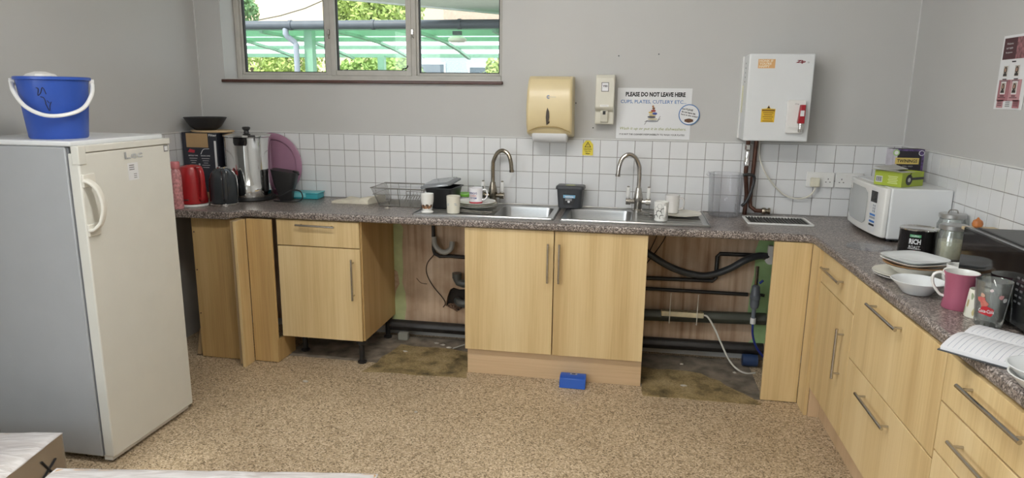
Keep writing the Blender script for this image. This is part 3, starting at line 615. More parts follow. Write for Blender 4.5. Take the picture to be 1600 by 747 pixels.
# ------------------------------------------------------------------ wall things
cr_m = M('cream_dispenser', (.70, .58, .335), .3, var=.03); 
td = T('paper_towel_dispenser', 'yellowed cream paper towel dispenser on the back wall', 'dispenser', (1.66,0,1.345))
pr_ = [(0,0),(-.06,0),(-.17,.02),(-.2,.06),(-.215,.16),(-.205,.27),(-.17,.335),(-.14,.352),(0,.355)]
hw = .134; vs_, fs_ = [], []
for sx_, k_ in ((-1,1),(-.93,1),(.93,1),(1,1)):
    for (y_, z_) in pr_: vs_.append((hw*sx_*(1-.05*max(0,(z_-.2)/.15)), y_*(1 if abs(sx_) < .95 else .93), z_))
n = len(pr_)
for i in range(3):
    for k in range(n): fs_.append((i*n+k, i*n+(k+1) % n, (i+1)*n+(k+1) % n, (i+1)*n+k))
fs_ += [tuple(range(n)), tuple(3*n+k for k in range(n))[::-1]]
MB().add(vs_, fs_).build('cover', cr_m, td, bevel=.008, seg=3)
pv = MB().lathe([(0,-.105),(.055,-.103),(.06,-.095),(.06,.095),(.055,.103),(0,.105)], 24, (0,-.115,.028), axis='x').build('paper_roll', paper, td)
def prj(a, b): return (a, -.2155 if b > .1 else -.21, b)
sl_ = [(-.008,.085),(.004,.105),(.008,.13),(.006,.165),(-.004,.185),(-.010,.16),(-.012,.13)]
flat_poly('viewing_slot', [(a-.005,b-.15) for a,b in sl_], M('slot_dark', (.05,.035,.02), .4), td, (0,-.2155,.14))
flat_poly('viewing_slot', [(-.012,-.012),(.003,.002),(.006,.012),(-.008,.008)], MATS['slot_dark'], td, (0,-.206,.085), (R(98),0,0))
text('C', M('blue_print', (.05,.16,.40), .5), td, (-.006,-.2165,.235), (R(86),0,0), .016, .02, .03); text('Classic', M('pale_print', (.42,.42,.40), .5), td, (.022,-.2165,.236), (R(86),0,0), .036, .007)
lo = MB().tube([(-.125,-.195,.035),(-.06,-.208,.062),(0,-.21,.066),(.06,-.208,.062),(.125,-.195,.035)], .003, 6, 5).build('lip_shadow_line', M('cream_shadow_line', (.45,.33,.14), .4), td)  # tube along the lip, the shadow under the edge put into its darker colour

sd = T('soap_dispenser', 'narrow off-white soap dispenser beside the towel dispenser', 'dispenser', (1.972,0,1.425)); ow = M('offwhite_plastic', (.66,.64,.55), .35)
MB().prism([(0,.0),(-.075,.0),(-.082,.02),(-.075,.075),(-.10,.085),(-.112,.1),(-.10,.265),(-.085,.285),(0,.287)], -.055, .055, 'yz').build('case', ow, sd, bevel=.006, seg=3)
MB().prism([(-.08,.01),(-.095,.015),(-.112,.07),(-.10,.082),(-.075,.08)], -.022, .022, 'yz').build('lever', ow, sd, bevel=.003); box('nozzle', -.008, .008, -.114, -.105, .058, .078, black_pl, sd)
flat_poly('label', rect(0,0,.042,.052), ink, sd, (0,-.1055,.215), (R(86),0,0)); flat_poly('label_face', rect(0,0,.036,.046), paper, sd, (0,-.1065,.215), (R(86),0,0)); text('YES', ink, sd, (0,-.1078,.22), (R(86),0,0), .028, .012, .03)
flat_poly('badge', rect(0,0,.05,.012), white_pl, sd, (0,-.1125,.108), (R(86),0,0)); text('dispenser', M('grey_print', (.2,.2,.2), .7), sd, (0,-.1135,.108), (R(86),0,0), .036, .005)

sg = T('notice_sign', 'white laminated notice asking people not to leave cups and plates', 'sign', (2.258,-.003,1.489))
MB().box(-.215,.215,-.0015,.0025,-.148,.148).build('sheet', paper, sg)
text('PLEASE DO NOT LEAVE HERE', ink, sg, (.005,-.002,.112), '-y', .345, .027, .045)
text('CUPS, PLATES, CUTLERY ETC...', M('notice_blue', (.05,.17,.42), .6), sg, (-.005,-.002,.068), '-y', .38, .023, .01)
text('Wash it up or put it in the dishwashers.', M('notice_olive', (.30,.33,.08), .6), sg, (.0,-.002,-.09), '-y', .385, .021, .0, .25)
text("IT IS NOT THE CLEANER'S RESPONSIBILITY TO WASH YOUR PLATES!", ink, sg, (-.005,-.002,-.122), '-y', .38, .010, .015)
pict = [((0,-.038),(.075,.012),(.30,.31,.34)),((.002,-.026),(.06,.012),(.55,.5,.35)),((-.005,-.014),(.05,.014),(.10,.10,.12)),((.0,-.002),(.045,.013),(.60,.50,.25)),((.012,.006),(.03,.014),(.06,.10,.35)),((-.012,.012),(.026,.012),(.6,.42,.12)),((.003,.022),(.03,.014),(.35,.06,.05)),((.004,.036),(.018,.014),(.22,.11,.05)),((.0,.048),(.012,.012),(.40,.18,.07))]
for i, ((a,b),(ww,hh),c) in enumerate(pict): flat_poly('clipart_piece', [(a+ww/2*math.cos(q)*(1 if q%3 else .9), b+hh/2*math.sin(q)) for q in [2*math.pi*k/12 for k in range(12)]], M('clip_%d' % i, c, .6), sg, (-.005,-.002-.0004*i,-.005))
for a in (-40,-15,20,45): MB().tube([(-.005+.03*(1 if a>0 else -1),-.003,-.04),(-.005+.045*(1 if a>0 else -1),-.003,-.04+.0006*a)], .001, 5).build('clipart_cutlery', ink, sg)
rb = T('round_notice', 'small round white notice with blue ring overlapping the rectangular notice', 'sign', (2.462,-.008,1.487))
MB().prism(ngon(0,0,.06,40), 0, .002).build('ring', MATS['notice_blue'], rb, rot=FACE['-y']); MB().prism(ngon(0,0,.055,40), 0, .001).build('face', paper, rb, loc=(0,-.0021,0), rot=FACE['-y'])
for k, s_ in enumerate(('and PLEASE', 'do not leave tea', 'bags in the sinks!!')): text(s_, ink, rb, (-.004+.006*k-.006,-.0032,.03-.018*k), '-y', .062+.018*k, .011, .03, 0, -10)
flat_poly('tea_bag_picture', [(a+.004*math.sin(7*a*90),b) for a,b in [(.026*math.cos(2*math.pi*k/14), .012*math.sin(2*math.pi*k/14)) for k in range(14)]], M('teabag_brown', (.13,.06,.03), .7, var=.4, scale=200), rb, (.0,-.0032,-.034))

cs = T('caution_sticker', 'small yellow caution sticker on a tile below the towel dispenser', 'sticker', (1.878,-.0112,1.28)); yel = M('warning_yellow', (.75,.62,.06), .5)
flat_poly('backing', [(-.032,-.045),(.032,-.045),(.032,.02),(.012,.045),(-.012,.045),(-.032,.02)], yel, cs, (0,0,0)); flat_poly('triangle', [(-.02,.0),(.02,.0),(0,.034)], ink, cs, (0,-.0008,.003)); flat_poly('triangle_centre', [(-.0135,.0),(.0135,.0),(0,.023)], yel, cs, (0,-.0016,.0065)); text('!', ink, cs, (0,-.0026,.0155), '-y', .004, .014, .02)
for k, s_ in enumerate(('CAUTION', 'Very Hot', 'Water')): text(s_, ink, cs, (0,-.0012,-.008-.013*k), '-y', .046-.009*k, .009, .02)

bo = T('wall_water_boiler', 'white wall-mounted water boiler with red tap lever', 'boiler', (2.913,0,1.355))
MB().box(-.166,.172,-.2,-.02,0,.468).build('case', white_en, bo, bevel=.007, seg=3); box('back_plate', -.172, .16, -.0195, -.0005, .004, .462, white_pl, bo)
for k in range(5): MB().lathe([(0,0),(.0045,0),(.0045,.001),(0,.001)], 10, (-.1672,-.10,.42-.025*k), axis='x').build('vent_hole', ink, bo)
box('sight_tube', -.172, -.1665, -.075, -.065, .15, .30, M('sight_yellow', (.62,.6,.42), .4), bo)
flat_poly('sticker', rect(0,0,.088,.048), M('orange_sticker', (.70,.40,.17), .5), bo, (-.075,-.2005,.415), '-y')
stx = M('sticker_cream', (.82,.72,.52), .5)
for k, s_ in enumerate(('HONK IF', "YOU'RE", 'HAPPY')): text(s_, stx, bo, (-.078-.004*k,-.2018,.43-.0145*k), '-y', .072-.008*k, .0125, .04)
text('Zip', M('logo_red', (.22,.02,.03), .4), bo, (.098,-.2005,.425), '-y', .05, .019, .05, .3); text('o', MATS['grey_print'], bo, (.138,-.2005,.422), '-y', .009, .008)
flat_poly('warning_label', [(-.036,-.042),(.034,-.042),(.036,.03),(.01,.032),(0,.05),(-.01,.032),(-.036,.03)], M('amber_label', (.72,.46,.03), .5), bo, (-.045,-.2005,.145), '-y')
flat_poly('label_triangle', [(-.008,0),(.008,0),(0,.014)], ink, bo, (-.045,-.2015,.178))
flat_poly('label_band', rect(0,0,.066,.009), M('label_brown', (.25,.13,.01), .5), bo, (-.045,-.2013,.167))
for k in range(5): flat_poly('label_line', rect(0,0,.054-.01*(k%2),.004), MATS['label_brown'], bo, (-.045,-.2013,.154-.011*k))
tp = MB().prism(rrect(-.048,.048,-.09,.09,.012), 0, .022).build('tap_panel', white_pl, bo, loc=(.096,-.2,.135), rot=FACE['-y'], bevel=.005)
MB().box(-.036,.036,-.06,-.052,.0225,.028).build('drip_shelf', white_pl, tp); text('Zip', MATS['grey_print'], tp, (.0,.068,.0225), '+z', .022, .008)
lv = MB().prism([(-.016,-.045),(.018,-.045),(.018,.055),(-.008,.055),(-.012,.0)], .023, .055).build('tap_lever', M('red_lever', (.36,.01,.02), .3), tp, loc=(.022,.01,0), bevel=.004); MB().box(-.008,.012,-.005,.025,.0552,.0565).build('lever_label', paper, lv)
MB().lathe([(.014,0),(.014,-.012),(.011,-.014),(.011,-.032),(.014,-.034),(.013,-.048),(.0,-.048)], 16, (0,0,0)).build('nozzle', chrome_m, tp, loc=(.024,-.032,.04), rot=(R(-90),0,0))
tag(MB().tube([(2.80,-.05,1.352),(2.80,-.05,1.16),(2.807,-.05,1.10),(2.815,-.05,1.03),(2.812,-.05,.93),(2.812,-.05,.9165)], .0125, 12).build('water_pipe', pipe_c), 'left copper pipe dropping from the boiler to the worktop', 'pipe')
p = T('pressure_valve', 'chrome valve and compression joint on the left boiler pipe', 'valve', (2.80,-.05,1.2)); 
MB().lathe([(.0145,.0),(.0175,.004),(.0175,.03),(.015,.036),(.015,.09),(.018,.095),(.018,.12),(.0145,.125)], 12).build('sleeve', chrome_m, p)
tag(MB().tube([(2.845,-.045,1.352),(2.842,-.045,1.20),(2.838,-.045,1.0),(2.842,-.05,.965),(2.87,-.06,.943),(2.91,-.06,.942)], .0125, 12, 0).build('water_pipe', pipe_c), 'right copper pipe bending onto the worktop below the boiler', 'pipe')
tag(MB().lathe([(.0,0),(.017,0),(.02,.006),(.02,.02),(.015,.024),(.015,.034),(.02,.036),(.02,.045),(0,.047)], 10, (0,0,0), axis='x').build('compression_joint', brass_m, loc=(2.905,-.06,.942)), 'tarnished joint at the end of the boiler pipe beside the drip tray', 'valve')

cab_w = M('white_cable', (.70,.68,.60), .45)
so = None
def socket(label, x0, z0, plug):
    s = T('double_socket', label, 'socket', (x0+.075,-.0105,z0+.043)); box('plate', -.075, .075, -.009, 0, -.043, .043, white_pl, s, bevel=.003)
    for k in (-1,1):
        box('rocker_switch', k*.012-.008, k*.012+.008, -.012, -.0092, .012, .032, white_pl, s, bevel=.001)
        if plug and k < 0: continue
        for a, b, c, d in ((0,.006,.004,.008),(-.011,-.012,.007,.004),(.011,-.012,.007,.004)): box('pin_slot', k*.042+a-c/2, k*.042+a+c/2, -.0096, -.0091, b-d/2, b+d/2, ink, s)
    return s
socket('double wall socket with a plug in it below the boiler', 3.145, 1.087, True); socket('double wall socket half hidden behind the white microwave', 3.302, 1.087, False)
t = T('mains_plug', 'cream mains plug in the wall socket with cable to the boiler', 'plug', (3.188,-.021,1.118)); MB().box(-.025,.025,-.03,0,-.028,.025).build('plug_body', M('cream_plastic', (.72,.69,.56), .4), t, bevel=.006)
MB().tube([(.005,-.015,-.027),(.0,-.015,-.05),(-.03,-.015,-.085),(-.09,-.015,-.10),(-.17,-.015,-.075),(-.26,-.012,.02),(-.315,-.012,.13),(-.325,-.012,.236)], .0045, 8, 6).build('cable', cab_w, t)
gr = T('drip_tray', 'slatted drip tray with white frame set in the worktop below the boiler', 'tray', (2.955,-.255,W+.0005))
MB().slab(rrect(-.172,.172,-.115,.115,.01), [rrect(-.158,.158,-.1,.1,.006)], 0, .009).build('frame', white_pl, gr, bevel=.002); box('pan', -.158, .158, -.1, .1, .0, .0012, black_pl, gr)
for k in range(19): box('slat', -.155+k*.0165, -.155+k*.0165+.007, -.099, .099, .002, .008, M('tray_slat', (.11,.105,.10), .45, .3), gr)

po = T('staff_poster', 'white and maroon poster of portrait photographs on the right wall', 'poster', (XR-.0015,-1.04,1.703))
MB().box(-.0012,0,-.108,.108,-.148,.148).build('sheet', paper, po)
mar = M('poster_maroon', (.075,.025,.03), .6); pnk = M('poster_pink', (.38,.16,.18), .6); pk2 = M('poster_pale_pink', (.50,.27,.29), .6)
def pp(nm, a, b, ww, hh, m, lay=1): return flat_poly(nm, rect(0,0,ww,hh), m, po, (-.0012-.0007*lay,-a,b), '-x', .0005)
pp('header', -.045, .095, .1, .085, mar); pp('header', .05, .095, .09, .085, M('poster_rose', (.25,.11,.12), .6, var=.6, scale=60))
for k, s_ in enumerate(('Welcome', 'our team', 'Reception')): text(s_, paper, po, (-.0026,.048,.115-.018*k), '-x', .05, .008)
pp('caption', -.0, .042, .03, .005, ink)
for a in (-.052,.035):
    for b in (.005,-.062):
        if b < 0: pp('panel', a+.004, b-.01, .085, .085, pnk if a < 0 else pk2)
        f = pp('photo_mount', a, b, .038, .05, paper, 2); pp('photo', a, b, .03, .042, M('photo_ground', (.45,.40,.34), .6), 3)
        dk = M('photo_dark', (.03,.025,.025), .6); flat_poly('photo_hair', [(.011*math.cos(q), .014*math.sin(q)) for q in [2*math.pi*k/12 for k in range(12)]], dk, po, (-.0037,-a,b+.004), '-x', .0004)
        flat_poly('photo_face', [(.006*math.cos(q), .008*math.sin(q)) for q in [2*math.pi*k/12 for k in range(12)]], M('photo_skin', (.40,.24,.17), .6), po, (-.0043,-a,b+.005), '-x', .0004)
        flat_poly('photo_torso', [(-.014,-.019),(.014,-.019),(.011,-.009),(-.011,-.009)], dk, po, (-.0039,-a,b), '-x', .0004)
        pp('caption', a, b-.032, .03, .004, ink if b > 0 else mar, 2); pp('caption', a, b-.039, .055, .003, MATS['grey_print'] if b > 0 else mar, 2)
for a, m_ in ((-.062,pk2),(.062,pnk)): pp('panel', a, -.126, .05, .032, m_); [pp('caption', a, -.118-.007*k, .034, .003, mar, 2) for k in range(3)]
[pp('caption', 0, -.114-.007*k, .034, .003, MATS['grey_print'], 2) for k in range(4)]
for k, (x_, z_) in enumerate(((1.797,1.545),(1.905,1.40),(2.04,1.82),(2.27,1.83))):
    tag(MB().lathe([(0,0),(.004,.0),(.004,.0015),(0,.002)], 8, (x_,0,z_), axis='y').build('wall_plug', ink if k < 2 else dark_gr), ['dark screw hole right of the towel dispenser', 'dark screw hole below the soap dispenser', 'tiny wall mark above the soap dispenser', 'tiny wall mark above the notice'][k], 'screw hole')

# ------------------------------------------------------------------ pipes under the worktop
def pipe(nm, label, pts, r, m, sm=0, cat='pipe'): return tag(MB().tube(pts, r, 12, sm).build(nm, m), label, cat)
pipe('skirting_pipe', 'fat black pipe along the floor across the left empty space', [(.62,-.075,.088),(1.245,-.075,.088)], .036, pipe_b)
pipe('skirting_pipe', 'fat black pipe along the floor across the right empty space', [(2.253,-.075,.09),(2.98,-.075,.098)], .036, pipe_b)
t = T('waste_pipe', 'pale curved waste hose on a black drop pipe in the left space', 'pipe', (.915,-.06,.57)); MB().tube([(0,.0,.30),(0,0,.04),(.008,0,.012),(.04,0,-.004),(.10,0,.002),(.335,0,-.005)], .0125, 10).build('drop_pipe', pipe_b, t)
MB().tube([(.012,-.03,.13),(.02,-.035,.08),(.05,-.04,.045),(.09,-.04,.035),(.125,-.035,.06),(.13,-.02,.10)], .017, 10, 5).build('hose', M('grey_hose', (.34,.33,.30), .5), t)
t = T('waste_elbow', 'grey waste elbow above the broken hole', 'pipe', (1.075,-.085,.40)); MB().tube([(0,0,.062),(0,0,.03),(.012,0,.008),(.04,0,0),(.17,0,0)], .026, 14).build('elbow', pipe_g, t); MB().tube([(0,0,.035),(0,0,.068)], .031, 14).build('collar', pipe_g, t)
pipe('waste_pipe', 'grey waste pipe coming out of the broken hole', [(1.06,-.012,.262),(1.08,-.05,.262),(1.11,-.07,.262),(1.245,-.072,.262)], .027, pipe_g, 3)
pipe('loose_wire', 'thin brown wire looping down the bare plaster to the hole', [(.912,-.045,.57),(.865,-.04,.51),(.86,-.04,.44),(.90,-.04,.36),(.96,-.04,.29),(.985,-.045,.25),(.97,-.045,.22)], .003, M('brown_wire', (.05,.032,.02), .6), 5, 'wire')
pipe('loose_wire', 'short cut wire end stuck to the plaster', [(.79,-.04,.405),(.82,-.04,.375),(.86,-.04,.37)], .0018, MATS['brown_wire'], 4, 'wire')
tag(box('small_junction_box', .685, .75, -.13, -.09, .0015, .05, M('grey_block', (.30,.30,.26), .6), bevel=.004), 'small pale block on the floor behind the black pipe', 'block')
# right space
pipe('heating_pipe', 'upper thin black pipe stepping up to the right', [(2.253,-.055,.497),(2.66,-.055,.503),(2.677,-.055,.52),(2.677,-.055,.655),(2.69,-.055,.672),(2.98,-.055,.675)], .0125, pipe_b)
pipe('heating_pipe', 'lower thin black pipe running level across the right space', [(2.253,-.055,.43),(2.87,-.055,.43)], .0115, pipe_b)
pipe('drain_pipe', 'thick dark green-grey drain pipe behind the power strip', [(2.253,-.075,.268),(2.98,-.075,.29)], .037, M('green_grey_pipe', (.055,.06,.045), .45, var=.2), 0)
pipe('drain_hose', 'thick sagging grey hose across the right empty space', [(2.253,-.11,.675),(2.30,-.11,.645),(2.40,-.11,.59),(2.51,-.11,.555),(2.62,-.11,.548),(2.74,-.11,.595),(2.83,-.11,.655),(2.90,-.10,.68),(2.96,-.09,.678)], .021, dark_gr, 5, 'hose')
pipe('thin_cable', 'thin black cable loop hanging beside the sink cabinet', [(2.30,-.06,.87),(2.315,-.06,.78),(2.29,-.06,.70),(2.255,-.06,.62)], .003, black_pl, 5, 'cable'); pipe('thin_cable', 'thin black cable curling under the worktop', [(2.36,-.07,.87),(2.375,-.07,.81),(2.35,-.07,.73),(2.255,-.07,.58)], .003, black_pl, 5, 'cable')
t = T('power_strip', 'cream power strip cable-tied to the drain pipe', 'power strip', (2.488,-.13,.308)); MB().box(-.125,.125,-.02,.02,-.018,.014).build('strip_body', M('aged_cream', (.62,.55,.37), .5, var=.12, scale=20), t, bevel=.005); box('dusty_top', -.122, .122, -.019, .019, .0142, .017, M('dust', (.20,.16,.09), .95, var=.4, scale=60), t)
for x_ in (-.075,.085): MB().tube([(x_,-.022,.13),(x_,-.024,.0),(x_,-.022,-.06),(x_,.02,-.07)], .0025, 6).build('cable_tie', cab_w, t)
MB().tube([(.125,-.005,0),(.15,-.008,-.01),(.19,-.02,-.07),(.23,-.05,-.15),(.28,-.10,-.24),(.33,-.12,-.285),(.38,-.12,-.303),(.43,-.10,-.303)], .0055, 8, 6).build('cable', M('pale_cable', (.66,.64,.58), .5), t)
t = T('inline_filter', 'grey inline water filter with blue hose in the right space', 'filter', (2.895,-.15,.40)); MB().lathe([(.012,-.09),(.012,-.03),(.022,-.02),(.027,.0),(.027,.03),(.030,.035),(.030,.055),(.027,.06),(.022,.11),(.010,.12)], 18).build('cartridge', M('filter_grey', (.16,.18,.21), .35), t)
MB().tube([(0,0,.12),(.0,0,.16),(.003,0.02,.225)], .010, 10).build('tail_pipe', brass_m, t); MB().tube([(.018,-.005,.13),(.034,-.012,.15)], .007, 8).build('valve_knob', M('valve_blue', (.02,.05,.30), .4), t); MB().lathe([(.016,-.12),(.016,-.085)], 12).build('coupling', white_pl, t)
MB().tube([(0,0,-.12),(.005,-.005,-.19),(.03,-.01,-.26),(.075,-.01,-.32)], .0065, 8, 5).build('hose', M('blue_hose', (.015,.03,.22), .4), t)
t = T('stop_valve', 'white stop valve at the right end of the hose', 'valve', (2.968,-.09,.66)); MB().lathe([(.0,-.022),(.026,-.02),(.028,0),(.026,.02),(0,.022)], 16, axis='y').build('valve_body', white_pl, t); box('valve_grip', -.014, .014, -.02, .016, .024, .085, white_pl, t, bevel=.004)
pipe('tap_stub', 'short black stub valve at the right end of the lower pipe', [(2.885,-.055,.43),(2.95,-.055,.432),(2.965,-.06,.43)], .009, pipe_b)
t = T('floor_coupling', 'blue pipe coupling on the floor behind the right panel', 'coupling', (2.90,-.13,.042)); MB().lathe([(0,-.045),(.036,-.043),(.038,.0),(.036,.043),(0,.045)], 16, axis='x').build('sleeve', M('dull_blue', (.02,.045,.12), .5), t)

# ------------------------------------------------------------------ floor bits
t = T('blue_box', 'small bright blue box on the floor against the plinth', 'box', (1.878,-.615,0)); MB().prism([(-.045,.001),(.045,.001),(.045,.058),(.0,.062),(-.03,.052)], -.072, .072, 'yz').build('case', M('bright_blue', (.012,.09,.45), .35), t, bevel=.003); flat_poly('label', rect(0,0,.04,.022), M('silver_label', (.35,.36,.36), .4), t, (.002,.022,.0605), (R(-4),0,0)); flat_poly('label_mark', rect(0,0,.02,.012), ink, t, (.002,.022,.0612), (R(-4),0,0))
scr = M('paper_scrap', (.50,.46,.39), .7)
def scrap(label, x_, y_, s, z_=0.0, cat='scrap'):
    rn = random.Random(label); b = MB(); pts = [(s*rn.uniform(.6,1.1)*math.cos(q), s*.6*rn.uniform(.5,1.1)*math.sin(q)) for q in [2*math.pi*k/7 for k in range(7)]]
    b.add([(a, c, rn.uniform(.001,.006)) for a, c in pts]+[(0,0,.009)]+[(a*.9, c*.9, .0005) for a, c in pts], [(i, (i+1) % 7, 7) for i in range(7)]+[(8+(i+1) % 7, 8+i, i, (i+1) % 7)[::-1] for i in range(7)]+[tuple(range(8,15))]); tag(b.build('paper_scrap', scr, loc=(x_,y_,z_), smooth=0), label, cat)
scrap('white scrap on the floor before the drawer cabinet', .40, -.86, .024); scrap('pale scrap on the dirty floor of the right space', 2.49, -.50, .022, .0025); scrap('small pale scrap at the back of the left space', .80, -.32, .018, .0025); scrap('white crumb near the pipe in the right space', 2.50, -.18, .016, .0015); scrap('pale crumb beside the right panel in the right space', 2.80, -.25, .014, .0015)
scrap('white crumb on the worktop before the dish rack', .715, -.34, .02, W); scrap('tiny scrap alone on the open floor in front of the left gap', 1.12, -1.1, .012)
for i, (x_, y_) in enumerate(((1.0,-.16),(1.05,-.2),(.95,-.14))): scrap(['grey rubble scrap under the broken hole', 'second grey rubble scrap under the broken hole', 'third rubble scrap left of the broken hole'][i], x_, y_, .022, .0015)
pipe('stray_rod', 'thin pale rod lying at the back of the left space', [(1.08,-.22,.007),(1.2,-.12,.03)], .004, M('pale_rod', (.45,.43,.38), .5), 0, 'rod')

# ------------------------------------------------------------------ things on the left worktop
def lathe_thing(name, label, cat, x_, y_, parts, rz=0, z_=W, group=None):
    t = T(name, label, cat, (x_, y_, z_), rz, group); last = None
    for nm, prof, m in parts: MB().lathe(prof, 28).build(nm, m, t, smooth=40)
    return t
E_ = .0008
lathe_thing('drink_bottle', 'pale white drink bottle at the fridge edge', 'bottle', -.535, -.625, [('body', [(0,E_),(.034,E_),(.036,.01),(.036,.13),(.03,.16),(.016,.185)], M('pale_bottle', (.66,.60,.58), .3)), ('cap', [(.018,.185),(.018,.215),(0,.217)], white_pl)])
lathe_thing('drink_bottle', 'pink glittery drink bottle with pink cap beside the red kettle', 'bottle', -.452, -.645, [('body', [(0,E_),(.027,E_),(.029,.01),(.029,.20),(.022,.228),(.018,.235)], M('pink_glitter', (.58,.26,.27), .25, var=.35, scale=70)), ('cap', [(.0235,.235),(.025,.24),(.025,.27),(.022,.276),(0,.277)], M('pink_cap', (.62,.20,.22), .4))])
red_m = M('red_plastic', (.40,.018,.022), .28, var=.05)
kt = T('red_kettle', 'red electric kettle on a white base', 'kettle', (-.444,-.516,W), -25)
MB().lathe([(0,.001),(.088,.001),(.09,.006),(.088,.014),(.06,.018),(0,.018)], 32).build('base', white_pl, kt)
MB().lathe([(0,.019),(.082,.019),(.083,.03),(.074,.13),(.064,.222),(.058,.235),(.03,.243),(0,.244)], 36).build('body', red_m, kt, smooth=45)
MB().tube([(.055,0,.232),(.085,0,.235),(.108,0,.21),(.115,0,.15),(.108,0,.08),(.098,0,.045),(.08,0,.05)], .0125, 10, 5, flat=(1.2,.9)).build('handle', red_m, kt)
MB().lathe([(0,0),(.012,0),(.012,.003),(0,.004)], 14, (.09,-.004,.235)).build('switch', M('switch_grey', (.5,.5,.5), .3), kt)
MB().lathe([(.0,.03),(.012,.03),(.012,.2),(0,.2)], 8, (-.068,-.012,.0), shape=lambda a: (1,1.8)).build('water_gauge', M('gauge_grey', (.20,.16,.16), .2), kt)
flat_poly('maker_plate', rect(0,0,.03,.008), chrome_m, kt, (.045,-.0715,.045), (R(84),0,R(33)))
MB().tube([(-.08,-.03,.006),(-.12,-.06,.006),(-.16,-.08,.006),(-.20,-.075,.006)], .004, 8, 5).build('cable', cab_w, kt)
kt = T('grey_kettle', 'glossy dark grey dome-topped electric kettle', 'kettle', (-.274,-.462,W), -52); kg = M('kettle_grey', (.035,.04,.045), .12, var=.1)
MB().lathe([(0,.001),(.078,.001),(.08,.006),(.08,.016),(.074,.02),(0,.02)], 32).build('base', chrome_m, kt)
MB().lathe([(0,.0205),(.079,.0205),(.082,.03),(.082,.12),(.078,.165),(.066,.2),(.045,.22),(.02,.229),(0,.23)], 36).build('body', kg, kt, smooth=45)
MB().lathe([(.03,.2265),(.03,.231),(.012,.235),(0,.236)], 20).build('lid', chrome_m, kt); MB().tube([(.05,0,.215),(.08,0,.215),(.1,0,.18),(.102,0,.11),(.096,0,.05),(.076,0,.04)], .0115, 10, 5, flat=(1.2,.9)).build('handle', kg, kt)
MB().prism([(-.078,-.016),(-.1,0),(-.078,.016)], .17, .215).build('spout', kg, kt, bevel=.004)
bx = T('appliance_box', 'dark printed appliance box with a plain brown panel in the corner', 'box', (-.508,-.17,W)); nav = M('box_navy', (.022,.024,.035), .5, var=.1)
box('carton', -.155, .086, -.10, .08, .001, .42, nav, bx, bevel=.002); box('base_flap', -.154, .085, -.1015, -.1005, .002, .045, card_m, bx); box('brown_panel', -.125, .025, -.1015, -.1005, .327, .415, M('kraft', (.42,.28,.14), .8), bx)
flat_poly('print_red', [(-.025,-.008),(.02,-.012),(.025,.004),(-.01,.012)], M('print_red', (.5,.03,.05), .5), bx, (-.095,-.1006,.305)); MB().tube([(-.03,-.1015,.285),(-.01,-.1015,.315),(.03,-.1015,.32)], .002, 6, 4).build('print_arc', paper, bx)
for a, b, s_ in ((-.085,.275,'KETTLE TYPE'),(.0,.275,'GENUINE COFFEE')): text(s_, paper, bx, (a,-.1006,b), '-y', .065, .007, .02)
for a in (-.085,.0):
    for k in range(5): flat_poly('print_line', rect(0,0,.055-.012*(k%3),.0035), M('print_grey', (.45,.45,.46), .6), bx, (a,-.1006,.258-.014*k))
for k in range(3): flat_poly('print_icon', ngon(0,0,.007,10), MATS['print_grey'], bx, (-.045,-.1006,.22-.025*k))
MB().box(.066,.080,-.1015,-.1005,.16,.37).build('print_stripe', paper, bx); text('Filter', paper, bx, (.06,-.1006,.405), '-y', .055, .014, .02)
tag(MB().lathe([(0,0),(.138,0),(.142,.006),(.138,.012),(0,.012)], 36, shape=lambda a: (1,.68)).build('round_board', M('pale_board', (.52,.38,.22), .6), loc=(-.50,-.185,W+.421)), 'thin round wooden board on top of the appliance box', 'board')
lathe_thing('serving_bowl', 'wide black bowl on top of the boxes in the corner', 'bowl', -.535, -.20, [('shell', [(0,0),(.06,0),(.092,.022),(.126,.075),(.129,.08),(.123,.08),(.09,.03),(.055,.008),(0,.007)], M('matt_black', (.022,.022,.023), .5))], 0, W+.4335)
ur = T('water_urn', 'large chrome hot water urn with black base', 'urn', (-.262,-.192,W))
MB().lathe([(0,.001),(.15,.001),(.153,.008),(.15,.022),(.145,.024),(0,.024)], 40).build('base', black_pl, ur); 
MB().lathe([(.142,.0245),(.144,.03),(.144,.105),(.1415,.11),(.1415,.395),(.147,.40),(.147,.41),(.10,.418),(0,.421)], 48).build('body', M('urn_steel', (.68,.68,.67), .07, 1, var=.02), ur, smooth=40)
MB().lathe([(.018,.42),(.014,.432),(.024,.445),(.026,.452),(.02,.458),(0,.459)], 20).build('lid_knob', black_pl, ur)
MB().lathe([(0,-.045),(.04,-.045),(.046,-.03),(.046,.0),(0,.0)], 20, (0,0,0), shape=lambda a: (1,.35)).build('upper_handle', black_gl, ur, loc=(.035,-.136,.395)); MB().prism([(.085,-.125),(.115,-.1),(.10,-.095),(.075,-.118)], .401, .413).build('lid_clip', black_pl, ur)
box('side_handle', .138, .156, -.075, -.035, .06, .20, black_pl, ur, bevel=.008, label='black side grip'); 
MB().tube([(-.02,-.14,.16),(-.02,-.165,.165),(-.02,-.175,.15)], .014, 10, 3).build('tap', black_pl, ur); MB().lathe([(.012,.165),(.016,.18),(.014,.20),(0,.205)], 14, (-.02,-.165,0)).build('tap_lever', red_m, ur)
tr = T('round_tray', 'translucent mauve round tray leaning on the tiles behind the urn', 'tray', (-.185,-.018,W+.207)); mv = M('mauve_plastic', (.36,.19,.28), .35, var=.05)
MB().lathe([(0,0),(.158,0),(.166,.014),(.20,.018),(.206,.014),(.204,.011),(.17,.007),(.16,-.005),(0,-.005)], 56, axis='y').build('dish', mv, tr, rot=(R(-.5),0,0), smooth=50)
sc = T('black_scoop', 'black plastic hopper-shaped jug with dark cable by the teal box', 'jug', (-.012,-.20,W), 10)
